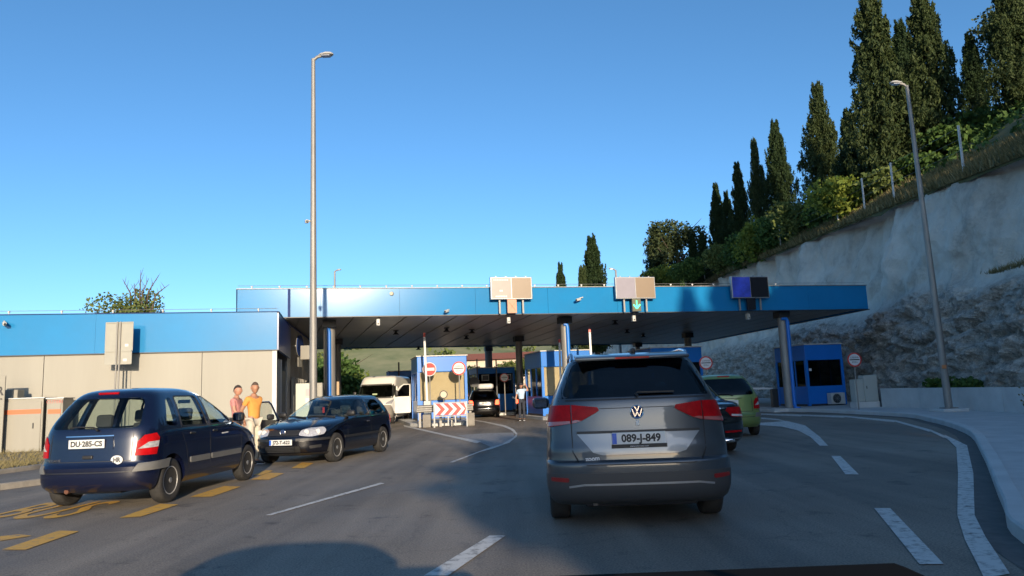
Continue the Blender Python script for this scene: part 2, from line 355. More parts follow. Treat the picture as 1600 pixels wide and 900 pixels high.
# ------------------------------------------------------------------ car builder (rear at y=0, front at y=L, right side +x)
class Shape:
    """body defined by horizontal slices: keys (z, half width, y rear, y front)"""
    def __init__(s, keys, Lr=.35, nr=3.2, Lf=.7, nf=2.6, inset=0.0):
        s.z0, s.z1 = keys[0][0], keys[-1][0]
        s.keys = keys
        s.W_ = pchip([(k[0], k[1]) for k in keys]); s.R_ = pchip([(k[0], k[2]) for k in keys]); s.F_ = pchip([(k[0], k[3]) for k in keys])
        s.Lr_, s.nr, s.Lf_, s.nf = Lr, nr, Lf, nf
    def W(s, z): return s.W_(z)
    def Yr(s, z): return s.R_(z)
    def Yf(s, z): return s.F_(z)
    def Lr(s, z): return min(s.Lr_, (s.Yf(z)-s.Yr(z))*.45)
    def Lf(s, z): return min(s.Lf_, (s.Yf(z)-s.Yr(z))*.45)
    def rear(s, x, z):
        q = min(1, abs(x)/s.W(z)); return s.Yr(z) + s.Lr(z)*(1-(1-q**s.nr)**(1/s.nr))
    def front(s, x, z):
        q = min(1, abs(x)/s.W(z)); return s.Yf(z) - s.Lf(z)*(1-(1-q**s.nf)**(1/s.nf))
    def side(s, y, z):
        a, b, W = s.Yr(z)+s.Lr(z), s.Yf(z)-s.Lf(z), s.W(z)
        if y < a: return W*(max(0, 1-min(1, (a-y)/s.Lr(z))**s.nr))**(1/s.nr)
        if y > b: return W*(max(0, 1-min(1, (y-b)/s.Lf(z))**s.nf))**(1/s.nf)
        return W
    def ring(s, z, n=14, m=16):
        W, yr, yf, Lr, Lf = s.W(z), s.Yr(z), s.Yf(z), s.Lr(z), s.Lf(z)
        pts = []
        for i in range(n+1):
            t = i/n*math.pi/2; pts.append((W*math.sin(t)**(2/s.nr), yr+Lr*(1-math.cos(t)**(2/s.nr))))
        for i in range(1, m): pts.append((W, yr+Lr+(yf-Lf-yr-Lr)*i/m))
        for i in range(n, -1, -1):
            t = i/n*math.pi/2; pts.append((W*math.sin(t)**(2/s.nf), yf-Lf*(1-math.cos(t)**(2/s.nf))))
        return pts + [(-x, y) for x, y in pts[-2:0:-1]]
    def wrap(s, u, z, front=False):
        """arc length from the rear (or front) centre"""
        r = s.ring(z, 40, 10); half = r[:40+10+40+1]
        if front: half = half[::-1]
        a, sg = abs(u), (1 if u >= 0 else -1); acc = 0
        for p, q in zip(half, half[1:]):
            d = math.dist(p, q)
            if acc + d >= a or q is half[-1]:
                t = (a-acc)/max(d, 1e-9); x, y = p[0]+(q[0]-p[0])*t, p[1]+(q[1]-p[1])*t
                nx, ny = (q[1]-p[1])/max(d,1e-9), -(q[0]-p[0])/max(d,1e-9)
                if front: nx, ny = -nx, -ny
                return Vector((x*sg, y, z)), Vector((nx*sg, ny, 0))
            acc += d
    def loft(s, name, rows=None):
        rows = rows or s.rows(); vs, fs = [], []
        rings = [s.ring(z) for z in rows]; n = len(rings[0])
        for z, r in zip(rows, rings): vs += [(x, y, z) for x, y in r]
        for i in range(len(rows)-1):
            for k in range(n): k2 = (k+1) % n; fs.append((i*n+k, i*n+k2, (i+1)*n+k2, (i+1)*n+k))
        fs.append(tuple(range(n))[::-1]); fs.append(tuple((len(rows)-1)*n+k for k in range(n)))
        me = bpy.data.meshes.new(name); me.from_pydata(vs, [], fs); me.update()
        bm = bmesh.new(); bm.from_mesh(me); bmesh.ops.recalc_face_normals(bm, faces=bm.faces[:]); bm.to_mesh(me); bm.free()
        return me
    def rows(s):
        out = []
        for a, b in zip(s.keys, s.keys[1:]):
            n = max(2, int((b[0]-a[0])/.04)+1, int(abs(b[3]-a[3])/.12), int(abs(b[1]-a[1])/.05)); n = min(n, 9)
            out += [a[0]+(b[0]-a[0])*i/n for i in range(n)]
        return out + [s.z1]
    def inner(s, z0, yfmax, d=.07):
        zt = s.z1 - d*.8
        ks = [(z, max(.1, s.W(z)-d), s.Yr(z)+d*1.3, min(s.Yf(z)-d*1.6, yfmax)) for z in [z0+(zt-z0)*i/14 for i in range(15)]]
        ks = [k for k in ks if k[3]-k[2] > .5 and k[1] > .25]
        return Shape(ks, s.Lr_, s.nr, min(.3, s.Lf_), s.nf)
    # ---- patches
    def pt(s, chart, u, v, off):
        if chart == 'rear': return Vector((u, s.rear(u, v)-off, v))
        if chart == 'front': return Vector((u, s.front(u, v)+off, v))
        if chart == 'R': return Vector((s.side(u, v)+off, u, v))
        if chart == 'L': return Vector((-s.side(u, v)-off, u, v))
        p, n = s.wrap(u, v, chart == 'wrapF'); return p + n*off
    def patch(s, name, chart, poly, mat, parent, off=.004, thick=.02, step=.06, sm=40):
        bm = bmesh.new(); vs = [bm.verts.new((u, v, 0)) for u, v in poly]; bm.faces.new(vs)
        us = [p[0] for p in poly]; vv = [p[1] for p in poly]
        for k, (lo, hi) in enumerate(((min(us), max(us)), (min(vv), max(vv)))):
            n = int((hi-lo)/step)
            for i in range(1, n+1):
                co = [0, 0, 0]; no = [0, 0, 0]; co[k] = lo+(hi-lo)*i/(n+1); no[k] = 1
                bmesh.ops.bisect_plane(bm, geom=bm.verts[:]+bm.edges[:]+bm.faces[:], plane_co=co, plane_no=no)
        top = {}; bot = {}
        for v in bm.verts: top[v] = s.pt(chart, v.co.x, v.co.y, off); bot[v] = s.pt(chart, v.co.x, v.co.y, off-thick)
        mb = MB(); idx = {v: i for i, v in enumerate(bm.verts)}; n = len(idx)
        VS = [top[v] for v in bm.verts]+[bot[v] for v in bm.verts]
        FS = [tuple(idx[v] for v in f.verts) for f in bm.faces] + [tuple(idx[v]+n for v in reversed(f.verts)) for f in bm.faces]
        for e in bm.edges:
            if len(e.link_faces) == 1: a, b = idx[e.verts[0]], idx[e.verts[1]]; FS.append((a, b, b+n, a+n))
        bm.free(); mb.add(VS, FS)
        return mb.build(name, mat, parent, sm=sm)
    def strip(s, name, chart, pts, w, mat, parent, off=.003, thick=.01, closed=False):
        """a thin line on the surface"""
        if closed: pts = list(pts)+[pts[0]]
        fine = []
        for a, b in zip(pts, pts[1:]):
            n = max(1, int(math.dist(a, b)/.08)); fine += [(a[0]+(b[0]-a[0])*i/n, a[1]+(b[1]-a[1])*i/n) for i in range(n)]
        fine.append(pts[-1]); mb = MB(); L = []
        for i, p in enumerate(fine):
            a, b = fine[max(0, i-1)], fine[min(len(fine)-1, i+1)]; d = math.dist(a, b) or 1
            nx, ny = -(b[1]-a[1])/d*w/2, (b[0]-a[0])/d*w/2
            L.append((s.pt(chart, p[0]+nx, p[1]+ny, off), s.pt(chart, p[0]-nx, p[1]-ny, off), s.pt(chart, p[0]-nx, p[1]-ny, off-thick), s.pt(chart, p[0]+nx, p[1]+ny, off-thick)))
        VS = [q for l in L for q in l]; FS = []
        for i in range(len(L)-1):
            for k in range(4): FS.append((i*4+k, i*4+(k+1) % 4, i*4+4+(k+1) % 4, i*4+4+k))
        FS += [(0, 1, 2, 3), tuple(len(VS)-4+k for k in range(4))]
        mb.add(VS, FS)
        return mb.build(name, mat, parent)

def rnd(poly, r=.05, n=4):
    """round polygon corners"""
    out = []
    m = len(poly)
    for i in range(m):
        p, a, b = Vector(poly[i]), Vector(poly[i-1]), Vector(poly[(i+1) % m])
        da, db = a-p, b-p; q = min(r, da.length*.45, db.length*.45); p0, p1 = p+da.normalized()*q, p+db.normalized()*q
        for k in range(n+1):
            t = k/n; out.append(tuple((1-t)**2*p0+2*t*(1-t)*p+t*t*p1))
    return out
def mirror(poly): return [(-u, v) for u, v in poly][::-1]

def make_wheel(parent, x, y, r, w, spokes=6, rimr=.64, side=1, style='alloy', steer=0.0):
    """tyre + rim (> hub) facing side*x"""
    wh = empty('wheel', (x, y, r)); wh.parent = parent; wh.rotation_euler = (0, 0, steer)
    R1 = r*rimr
    t = MB(); hw = w/2
    t.lathe([(-hw*.8, R1*.96), (-hw*.98, R1*1.1), (-hw, r*.86), (-hw*.88, r*.965), (-hw*.6, r), (hw*.6, r), (hw*.88, r*.965), (hw, r*.86), (hw*.98, R1*1.1), (hw*.8, R1*.96)], seg=40)
    for a in range(0, 0): pass
    t.build('tyre', RUB, wh, sm=50)
    f = MB()
    s = side
    # rim barrel and lip
    for a0, a1, ra, rb in ((.80, .62, 1.0, .9),):
        n = 36
        pr = [(s*hw*.82, R1*1.0), (s*hw*.86, R1*.99), (s*hw*.84, R1*.93), (s*hw*.35, R1*.87), (s*hw*.2, R1*.86)]
        vs = []; fs = []
        for a, rr in pr:
            for k in range(n): th = 2*math.pi*k/n; vs.append((a, rr*math.cos(th), rr*math.sin(th)))
        for i in range(len(pr)-1):
            for k in range(n): fs.append((i*n+k, i*n+(k+1) % n, (i+1)*n+(k+1) % n, (i+1)*n+k))
        f.add(vs, fs)
    for k in range(spokes):
        th = 2*math.pi*k/spokes + .3
        c, sn = math.cos(th), math.sin(th)
        def P(rad, tang, ax): return (s*ax, c*rad - sn*tang, sn*rad + c*tang)
        w0, w1 = (R1*.20, R1*.13) if spokes <= 6 else (R1*.10, R1*.06)
        a0, a1 = hw*.72, hw*.80
        vs = [P(R1*.12, -w0, a0), P(R1*.12, w0, a0), P(R1*.93, w1, a1), P(R1*.93, -w1, a1)]
        vs += [P(R1*.12, -w0, a0-.03), P(R1*.12, w0, a0-.03), P(R1*.93, w1, a1-.04), P(R1*.93, -w1, a1-.04)]
        f.add(vs, [(0,1,2,3), (7,6,5,4), (0,4,5,1), (1,5,6,2), (2,6,7,3), (3,7,4,0)])
    f.build('rim', RIM, wh)
    MB().lathe([(s*hw*.60, R1*.20), (s*hw*.86, R1*.19), (s*hw*.9, R1*.13)] if s > 0 else [(s*hw*.9, R1*.13), (s*hw*.86, R1*.19), (s*hw*.60, R1*.20)], seg=16).build('hub_cap', GREYM, wh, sm=30)
    MB().lathe([(s*hw*.05, R1*.75), (s*hw*.15, R1*.75)] if s > 0 else [(s*hw*.15, R1*.75), (s*hw*.05, R1*.75)], seg=20).build('brake_disc', DKMET, wh)
    return wh

def car_body(sh, name, paint, root, wheels, wr, windows, zc, ydash, arch=.055, windows_front=True):
    """closed loft, minus wheel arches, cabin and window openings"""
    o = link_mesh(name, sh.loft(name), paint, None)
    bm = bmesh.new(); bm.from_mesh(o.data); bmesh.ops.remove_doubles(bm, verts=bm.verts[:], dist=.0005); bmesh.ops.triangulate(bm, faces=bm.faces[:]); bm.to_mesh(o.data); bm.free()
    cut = MB()
    for y in wheels:
        for sx in (-1, 1):
            x0 = sx*(max(k[1] for k in sh.keys)+.1); x1 = sx*(max(k[1] for k in sh.keys)-.30)
            cut.lathe([(min(x0, x1), wr+arch), (max(x0, x1), wr+arch)], c=(0, y, wr+.01), seg=36)
    boolean_diff(o, cut.build('cut', None))
    if zc is not None:
        inn = sh.inner(zc, ydash); me = inn.loft('cut', [k[0] for k in inn.keys]); boolean_diff(o, link_mesh('cut', me))
        cut = MB()
        for chart, poly in windows:
            n = len(poly)
            if chart in ('S', 'L', 'R'):
                for sx in ((-1, 1) if chart == 'S' else ((-1,) if chart == 'L' else (1,))):
                    lo, hi = (.30*sx, 1.2*sx)
                    vs = [(lo, p[0], p[1]) for p in poly]+[(hi, p[0], p[1]) for p in poly]
                    cut.add(vs, [tuple(range(n))[::-1], tuple(range(n, 2*n))]+[(i, (i+1) % n, (i+1) % n+n, i+n) for i in range(n)])
        if cut.v: boolean_diff(o, cut.build('cut', None))
        for ch in ('rear', 'front'):
            cut = MB()
            for chart, poly in windows:
                n = len(poly)
                if chart == ch:
                    ys = [(sh.rear if ch == 'rear' else sh.front)(p[0], p[1]) for p in poly]
                    y0, y1 = (min(ys)-.6, max(ys)+.25) if ch == 'rear' else (min(ys)-.30, max(ys)+.6)
                    vs = [(p[0], y0, p[1]) for p in poly]+[(p[0], y1, p[1]) for p in poly]
                    cut.add(vs, [tuple(range(n))[::-1], tuple(range(n, 2*n))]+[(i, (i+1) % n, (i+1) % n+n, i+n) for i in range(n)])
            if cut.v: boolean_diff(o, cut.build('cut', None))
    smooth(o.data, 28); o.parent = root
    return o

def seats(root, spec):
    """spec: list of (x,y) seat positions; z of cushion .5"""
    for x, y, zt in spec:
        b = MB(); b.box((x, y-.02, zt-.36), (.46, .12, .62), rx=R(-12), bev=.05); s_ = b.build('seat_backrest', SEATC, root, sm=40)
        MB().box((x, y-.10, zt+.05), (.26, .09, .19), rx=R(-8), bev=.04).build('headrest', SEATC, s_, sm=40)
def steering(root, x, y, z):
    mb = MB(); n = 20
    pts = [Vector((x+.185*math.cos(2*math.pi*k/n), y+.06*math.sin(2*math.pi*k/n), z+.18*math.sin(2*math.pi*k/n))) for k in range(n+1)]
    mb.tube(pts, .014, 6, cap=False); mb.bar((x-.17, y, z), (x+.17, y, z), .03); mb.build('steering_wheel', BLKP, root, sm=50)
def mirror_part(root, sh, side, y, z, mat, housing=(.13, .11, .15), ypos=None):
    x = sh.side(y, z)*side
    m = MB(); m.box((x+side*(.06+housing[0]/2), y, z+.05), (housing[0]+.08, housing[1], housing[2]), bev=.055)
    m.bar((x-side*.02, y, z), (x+side*.09, y, z+.02), .05)
    o = m.build('side_mirror', mat, root, sm=50)
    MB().box((x+side*(.06+housing[0]/2), y-housing[1]/2-.001, z+.05), (housing[0]+.02, .012, housing[2]-.03), bev=.05).build('mirror_glass', MIRG, o)
    return o
def number_plate(root, loc, face, text, euband, w=.52, h=.115, frame=None, size=.098, sx=1.0):
    """plate box, blue band, lettering as its sub-parts; face: 'rear' or 'front'"""
    x, y, z = loc; sg = -1 if face == 'rear' else 1
    p = MB().box((x, y, z), (w, .012, h), bev=.004).build('number_plate', PLATEW, root)
    if euband: MB().box((x+sg*(w/2-.022), y+sg*.007, z), (.042, .003, h-.012)).build('country_band', PLATEB, p)
    text_obj('lettering', text, size, INK, p, (x-(sg*.02 if euband else 0), y+sg*.0075, z-.002), FACE_BACK if face == 'rear' else FACE_FRONT, .001, sx, bold=.0035)
    if frame:
        MB().box((x, y-sg*.004, z-h/2-.016), (w+.02, .02, .036)).build('plate_frame', BLKP, p)
        text_obj('dealer_lettering', frame, .022, SIGNW, p, (x, y+sg*.0075, z-h/2-.017), FACE_BACK if face == 'rear' else FACE_FRONT, .0008)
    return p
def ring_badge(root, c, r, face, mat, letters=True):
    """round emblem: V over W inside a ring"""
    sg = -1 if face == 'rear' else 1
    mb = MB(); n = 28; c = Vector(c)
    def P(u, v, k=0): return c+Vector((-sg*u*r, sg*(.012+k), v*r))
    mb.tube([P(math.cos(2*math.pi*k/n)*.92, math.sin(2*math.pi*k/n)*.92) for k in range(n+1)], r*.085, 6, cap=False)
    if letters:
        for a, b in (((-.34, .80), (-.02, .12)), ((.34, .80), (.02, .12)), ((-.72, .45), (-.32, -.66)), ((.72, .45), (.32, -.66)), ((-.32, -.66), (0, .02)), ((.32, -.66), (0, .02))):
            mb.bar(P(*a), P(*b), r*.13, r*.13)
    d = mb.build('emblem', CHROME, root)
    MB().lathe([(0, r*.88), (.008, r*.86)], c=c+Vector((0, 0 if sg > 0 else -.008, 0)), axis='Y', seg=24).build('emblem_disc', DKBLUE, d)
    return d
def wiper(root, sh, pts, chart='rear', mat=None):
    mb = MB(); P = [sh.pt(chart, u, v, .035) for u, v in pts]; mb.tube(P, [.016]+[.010]*(len(P)-1), 6)
    return mb.build('wiper', mat or BLKP, root)

def paint(name, col, rough=.28, metal=.3, coat=.7):
    return pmat(name, col, rough, metal, coat=coat, var=.05, vscale=2)
P_GREY = paint('dark_grey_metallic_paint', (.060, .073, .088), .33, .5)
P_NAVY = paint('navy_car_paint', (.0035, .0060, .024), .25, .08)
P_BLACK = paint('black_blue_car_paint', (.002, .0025, .007), .22, .05)
P_BLACK2 = paint('black_car_paint', (.005, .005, .006), .14, .0)
P_GREEN = paint('green_metallic_paint', (.17, .25, .075), .38, .3)
P_VAN = pmat('white_van_paint', (.78, .77, .72), .35, 0, coat=.6, var=.06, vscale=1.5)

def wheels4(root, sh, ya, yb, r, w, spokes, track, steer=0):
    for y in (ya, yb):
        for sx in (-1, 1): make_wheel(root, sx*(track-w/2), y, r, w, spokes, side=sx, steer=steer if y == yb else 0)
def underbody(root, ya, yb, W, L):
    MB().box((0, L/2, .27), (W*1.3, L*.86, .14)).build('underbody', BLKP, root)

# ---------------- grey MPV in front (hero)
def build_grey_mpv(loc, rz):
    root = empty('minivan', loc, rz, 'dark grey minivan waiting straight ahead, plate 089-J-849 on its wide tailgate', 'car', 'cars queuing towards the border booths')
    sh = Shape([(.22,.84,.14,4.38),(.29,.885,.04,4.46),(.42,.912,.005,4.51),(.60,.915,.0,4.52),(.622,.913,.008,4.51),(.642,.909,.055,4.50),(.74,.905,.06,4.46),(.80,.90,.075,4.40),(.95,.89,.095,4.12),(1.02,.875,.10,3.85),(1.08,.86,.105,3.55),(1.18,.83,.12,3.38),(1.34,.765,.20,3.12),(1.50,.69,.285,2.82),(1.58,.645,.33,2.62),(1.615,.60,.36,2.4),(1.638,.52,.42,2.1),(1.65,.40,.55,1.8),(1.655,.25,.75,1.5)], Lr=.42, nr=3.6, Lf=.75, nf=2.6)
    rw = rnd([(-.735,1.235),(.735,1.235),(.60,1.575),(-.60,1.575)], .07)
    sw = [('S', rnd([(.62,1.13),(1.62,1.13),(1.66,1.53),(.82,1.53)], .06)), ('S', rnd([(1.72,1.13),(2.62,1.13),(2.50,1.53),(1.76,1.53)], .05)), ('S', rnd([(2.70,1.13),(3.28,1.13),(2.76,1.5),(2.62,1.53)], .04))]
    wf = rnd([(-.72,1.12),(.72,1.12),(.58,1.54),(-.58,1.54)], .06)
    body = car_body(sh, 'body', P_GREY, root, (.86, 3.65), .33, [('rear', rw), ('front', wf)]+sw, .84, 3.3)
    big = [(u*1.035, 1.235+(v-1.235)*1.06-.012) for u, v in rw]
    sh.patch('rear_window', 'rear', [(u*1.10, 1.405+(v-1.405)*1.06) for u, v in rw], GL_DARK, root, off=.002, thick=.008)
    sh.patch('windscreen', 'front', [(u*1.02, v) for u, v in wf], GL_WIND, root, off=.0, thick=.008)
    for ch in 'LR':
        for k, (_, p) in enumerate(sw): sh.patch('side_window', ch, p, GL_DARK if k < 2 else GL_CAR, root, off=-.006, thick=.008, step=.2)
    # spoiler lip and high brake light
    sp = MB().box((0, .37, 1.622), (1.16, .26, .035), rx=R(10), bev=.015).build('roof_spoiler', P_GREY, root, sm=40)
    MB().box((0, .235, 1.603), (.34, .02, .018)).build('high_brake_lamp', REDL, root)
    for sx in (-1, 1):
        MB().tube([(sx*.60, .55, 1.60), (sx*.605, .62, 1.665), (sx*.60, .9, 1.69), (sx*.60, 2.1, 1.685), (sx*.59, 2.5, 1.63), (sx*.58, 2.56, 1.60)], .017, 8).build('roof_rail', CHROME, root, sm=50)
    MB().box((.05, .62, 1.685), (.05, .16, .06), bev=.02).build('aerial', BLKP, root, sm=40)
    # tail lamps
    for s in (1, -1):
        f = (lambda p: p) if s == 1 else mirror
        o = sh.patch('tail_lamp', 'wrap', f([(.655,.985),(.94,.955),(1.10,.985),(1.13,1.09),(1.06,1.16),(.655,1.165)]), REDL, root, off=.012, thick=.05, step=.05)
        sh.patch('clear_stripe', 'wrap', f([(.66,.985),(.93,.962),(1.06,.985),(1.06,1.0),(.66,1.012)]), pmat('pale_red_lens', (.40, .12, .11), .2, coat=1), o, off=.016, thick=.01, step=.05)
        o = sh.patch('tail_lamp', 'wrap', f([(.37,1.105),(.40,1.085),(.55,1.01),(.642,.985),(.642,1.165),(.385,1.135)]), REDL, root, off=.012, thick=.05, step=.05)
        sh.patch('clear_stripe', 'wrap', f([(.55,1.012),(.60,.995),(.638,.989),(.638,1.014),(.60,1.02)]), pmat('pale_red_lens', (.40, .12, .11), .2, coat=1), o, off=.016, thick=.01, step=.05)
        sh.patch('bumper_reflector', 'wrap', f(rnd([(.70,.445),(.90,.455),(.90,.49),(.70,.485)], .015)), pmat('dark_red_reflector', (.22, .01, .01), .35), root, off=.012, thick=.03)
    # tailgate shut lines
    tg = [(-.655,1.10),(-.65,.72),(-.60,.63),(-.52,.60),(.52,.60),(.60,.63),(.65,.72),(.655,1.10)]
    sh.strip('tailgate_seam', 'wrap', tg, .011, BLKP, body, off=.002)
    sh.strip('tailgate_seam', 'wrap', [(-.37,1.12),(.37,1.12)], .007, BLKP, body, off=.0015)
    sh.strip('window_seam', 'rear', [(-.77,1.205),(.77,1.205)], .016, BLKP, body, off=.002)
    # angular plate recess, bevelled facet; its lighter grey paints in a reflection
    rec = [(-.60,.885),(.60,.885),(.56,.84),(.45,.71),(.36,.685),(-.36,.685),(-.45,.71),(-.56,.84)]
    sh.patch('tailgate_facet', 'rear', rec, paint('painted_reflection_grey', (.24, .265, .29), .4, .4), root, off=.006, thick=.02)
    sh.patch('recess_top_edge', 'rear', [(-.605,.888),(.605,.888),(.60,.91),(-.60,.91)], BLKP, root, off=.009, thick=.02)
    # lower bumper cladding with bright trim
    sh.patch('bumper_cladding', 'wrap', [(-1.14,.225),(1.14,.225),(1.14,.50),(.9,.525),(-.9,.525),(-1.14,.50)], GRYP if False else pmat('dark_bumper_plastic', (.045, .047, .05), .5), root, off=.006, thick=.03)
    sh.strip('bumper_trim', 'rear', [(-.70,.40),(-.55,.42),(.55,.42),(.70,.40)], .018, GREYM, root, off=.012)
    MB().box((0, .22, .23), (1.1, .16, .06), bev=.03).build('rear_valance', BLKP, root)
    number_plate(root, (0, sh.rear(0,.83)-.022, .835), 'rear', '089-J-849', True, .52, .112, 'www.auto-auto.com')
    ring_badge(root, (0, sh.rear(0,1.075)-.004, 1.078), .067, 'rear', CHROME)
    MB().box((0, sh.rear(0,.985)-.006, .975), (.035, .01, .05), bev=.01).build('crest_sticker', PLATEW, root)
    text_obj('tailgate_sticker', 'zoom', .06, SIGNW, root, (-.46, sh.rear(-.46,.64)-.004, .655), (R(90), R(-3), 0), .001, 1.0, bold=.002)
    wiper(root, sh, [(.02,1.225),(.0,1.255),(-.08+.1,1.265),(.38,1.262)])
    for s in (-1, 1): mirror_part(root, sh, s, 2.95, 1.10, P_GREY, (.15, .12, .15))
    seats(root, [(-.36,2.25,1.22),(.36,2.25,1.22),(-.42,1.35,1.16),(0,1.35,1.16),(.42,1.35,1.16)])
    steering(root, -.36, 2.85, 1.12)
    wheels4(root, sh, .86, 3.65, .33, .215, 5, .895)
    underbody(root, .86, 3.65, .6, 4.4)
    MB().tube([(-.45, .12, .24), (-.45, .5, .24)], .03, 8).build('exhaust_pipe', DKMET, root)
    return root

# ---------------- old compact MPV (navy one and the green one)
def build_compact_mpv(name, label, pt, loc, rz, plate, full=True, group=None):
    root = empty(name, loc, rz, label, 'car', group)
    sh = Shape([(.24,.79,.10,4.00),(.32,.835,.02,4.09),(.45,.85,.0,4.12),(.56,.85,.0,4.12),(.60,.848,.03,4.09),(.72,.845,.05,4.03),(.84,.843,.065,3.88),(.93,.838,.075,3.62),(.99,.828,.085,3.40),(1.04,.815,.095,3.24),(1.12,.79,.125,3.08),(1.28,.725,.23,2.78),(1.42,.655,.34,2.50),(1.52,.59,.44,2.28),(1.565,.53,.52,2.10),(1.595,.44,.66,1.90),(1.61,.33,.85,1.7),(1.618,.22,1.0,1.5)], Lr=.46, nr=3.0, Lf=.8, nf=2.5)
    rw = rnd([(-.66,1.07),(.66,1.07),(.545,1.47),(-.545,1.47)], .10)
    sw = [('S', rnd([(.60,1.07),(.92,1.05),(.98,1.47),(.82,1.44)], .08)), ('S', rnd([(1.02,1.04),(1.80,1.03),(1.72,1.48),(1.07,1.48)], .05)), ('S', rnd([(1.90,1.03),(2.64,1.03),(2.20,1.46),(1.84,1.48)], .05)), ('S', rnd([(2.70,1.03),(3.06,1.04),(2.42,1.38),(2.34,1.42)], .03))]
    wf = rnd([(-.68,1.08),(.68,1.08),(.52,1.50),(-.52,1.50)], .06)
    body = car_body(sh, 'body', pt, root, (.72, 3.30), .305, [('rear', rw), ('front', wf)]+sw, .78, 3.05)
    GG = GL_CAR if full else GL_DARK
    sh.patch('rear_window', 'rear', [(u*1.05, 1.27+(v-1.27)*1.07) for u, v in rw], GG, root, off=.003, thick=.008)
    sh.patch('windscreen', 'front', [(u*1.02, v) for u, v in wf], GL_WIND, root, off=.0, thick=.008)
    for ch in 'LR':
        for k, (_, p) in enumerate(sw): sh.patch('side_window', ch, p, GG, root, off=-.004, thick=.008, step=.2)
        for k, (_, p) in enumerate(sw[1:3]):
            sh.strip('window_surround', ch, p, .022, BLKP, root, off=.004, closed=True)
            y0, y1 = min(q[0] for q in p), max(q[0] for q in p)
        for ln in ([(1.0,1.50),(1.0,.95),(1.12,.72),(1.2,.36)], [(1.86,1.50),(1.86,.36)], [(2.98,1.0),(2.98,.36)], [(1.2,.36),(2.98,.36)]):
            sh.strip('door_seam', ch, ln, .009, BLKP, body, off=.001)
        for y in (1.30, 2.02): MB().box((sh.side(y, .93)*(1 if ch == 'R' else -1), y, .93), (.03, .16, .035), bev=.012).build('door_handle', BLKP, root)
        sh.patch('rubbing_strip', ch, rnd([(1.22,.50),(1.83,.50),(1.83,.585),(1.22,.585)], .02), GRYP, root, off=.014, thick=.03, step=.2)
        sh.patch('rubbing_strip', ch, rnd([(1.89,.50),(2.95,.50),(2.95,.585),(1.89,.585)], .02), GRYP, root, off=.014, thick=.03, step=.2)
    for s in (1, -1):
        f = (lambda p: p) if s == 1 else mirror
        o = sh.patch('tail_lamp', 'wrap', f([(.64,.70),(.93,.70),(.96,.92),(.90,.985),(.74,.965),(.66,.88)]), REDL, root, off=.012, thick=.05, step=.05)
        sh.patch('clear_lens', 'wrap', f([(.67,.785),(.945,.80),(.95,.88),(.80,.87)]), CLRL, o, off=.016, thick=.01, step=.05)
        sh.patch('bumper_corner', 'wrap', f([(.64,.495),(.70,.60),(1.28,.62),(1.26,.50)]), GRYP, root, off=.014, thick=.03, step=.06)
    MB().box((0, .47, 1.545), (.30, .03, .022), rx=R(20)).build('high_brake_lamp', REDL, root)
    sh.strip('tailgate_seam', 'wrap', [(-.60,1.0),(-.60,.64),(.60,.64),(.60,1.0)], .010, BLKP, body, off=.002)
    sh.patch('number_plate_recess', 'rear', rnd([(-.36,.80),(.36,.80),(.34,.965),(-.34,.965)], .03), pt, root, off=.010, thick=.02)
    sh.strip('tailgate_trim', 'rear', [(-.35,.975),(.35,.975)], .014, CHROME if full else BLKP, root, off=.014)
    number_plate(root, (-.02, sh.rear(0,.87)-.026, .875), 'rear', plate, False, .52, .115)
    MB().box((.0, sh.rear(0,.70)-.004, .70), (.15, .03, .05), bev=.015).build('tailgate_handle', BLKP, root)
    sh.strip('bumper_seam', 'rear', [(-.66,.50),(.66,.50)], .012, BLKP, root, off=.006)
    wiper(root, sh, [(.12,1.045),(.05,1.09),(-.18,1.10),(-.30,1.09)])
    MB().tube([(-.30, .06, .26), (-.30, .6, .28)], .032, 8).build('exhaust_pipe', pmat('rusty_metal', (.12, .05, .03), .9), root)
    MB().box((.1, .35, .30), (.8, .5, .12), bev=.05).build('fuel_tank', BLKP, root)
    if full:
        text_obj('maker_badge', 'MEGANE', .045, CHROME, root, (-.50, sh.rear(-.50,.60)-.008, .665), FACE_BACK, .002, 1.15)
        e = MB(); n = 24; ex, ez = .42, .575
        bx = MB().lathe([(0, .075), (.006, .075)], c=(0, 0, 0), axis='Y', seg=24); bx.v = [(v[0]*1.15+ex, sh.rear(ex, .66)-.012+v[1], v[2]*.78+.655) for v in bx.v]
        st = bx.build('country_sticker', PLATEW, root)
        text_obj('sticker_lettering', 'HR', .085, INK, st, (ex, sh.rear(ex,.66)-.014, .653), FACE_BACK, .001, .9, bold=.003)
        sh.patch('side_sticker', 'R', rnd([(2.25,.86),(2.48,.865),(2.48,.885),(2.25,.88)], .005), SIGNW, root, off=.003)
    for s in (-1, 1): mirror_part(root, sh, s, 2.84, 1.06, BLKP, (.13, .10, .15))
    seats(root, [(-.36,2.02,1.15),(.36,2.02,1.15),(-.40,1.10,1.10),(.40,1.10,1.10)])
    MB().box((0, 2.55, 1.40), (.22, .03, .06), bev=.02).build('interior_mirror', BLKP, root)
    wheels4(root, sh, .72, 3.30, .305, .185, 6, .84)
    underbody(root, .72, 3.3, .55, 4.0)
    for s in (1, -1):
        f = (lambda p: p) if s == 1 else mirror
        sh.patch('headlamp', 'wrapF', f(rnd([(.35,.60),(.80,.62),(.98,.74),(.70,.78),(.38,.72)], .04)), CLRL, root, off=.01, thick=.04)
    return root

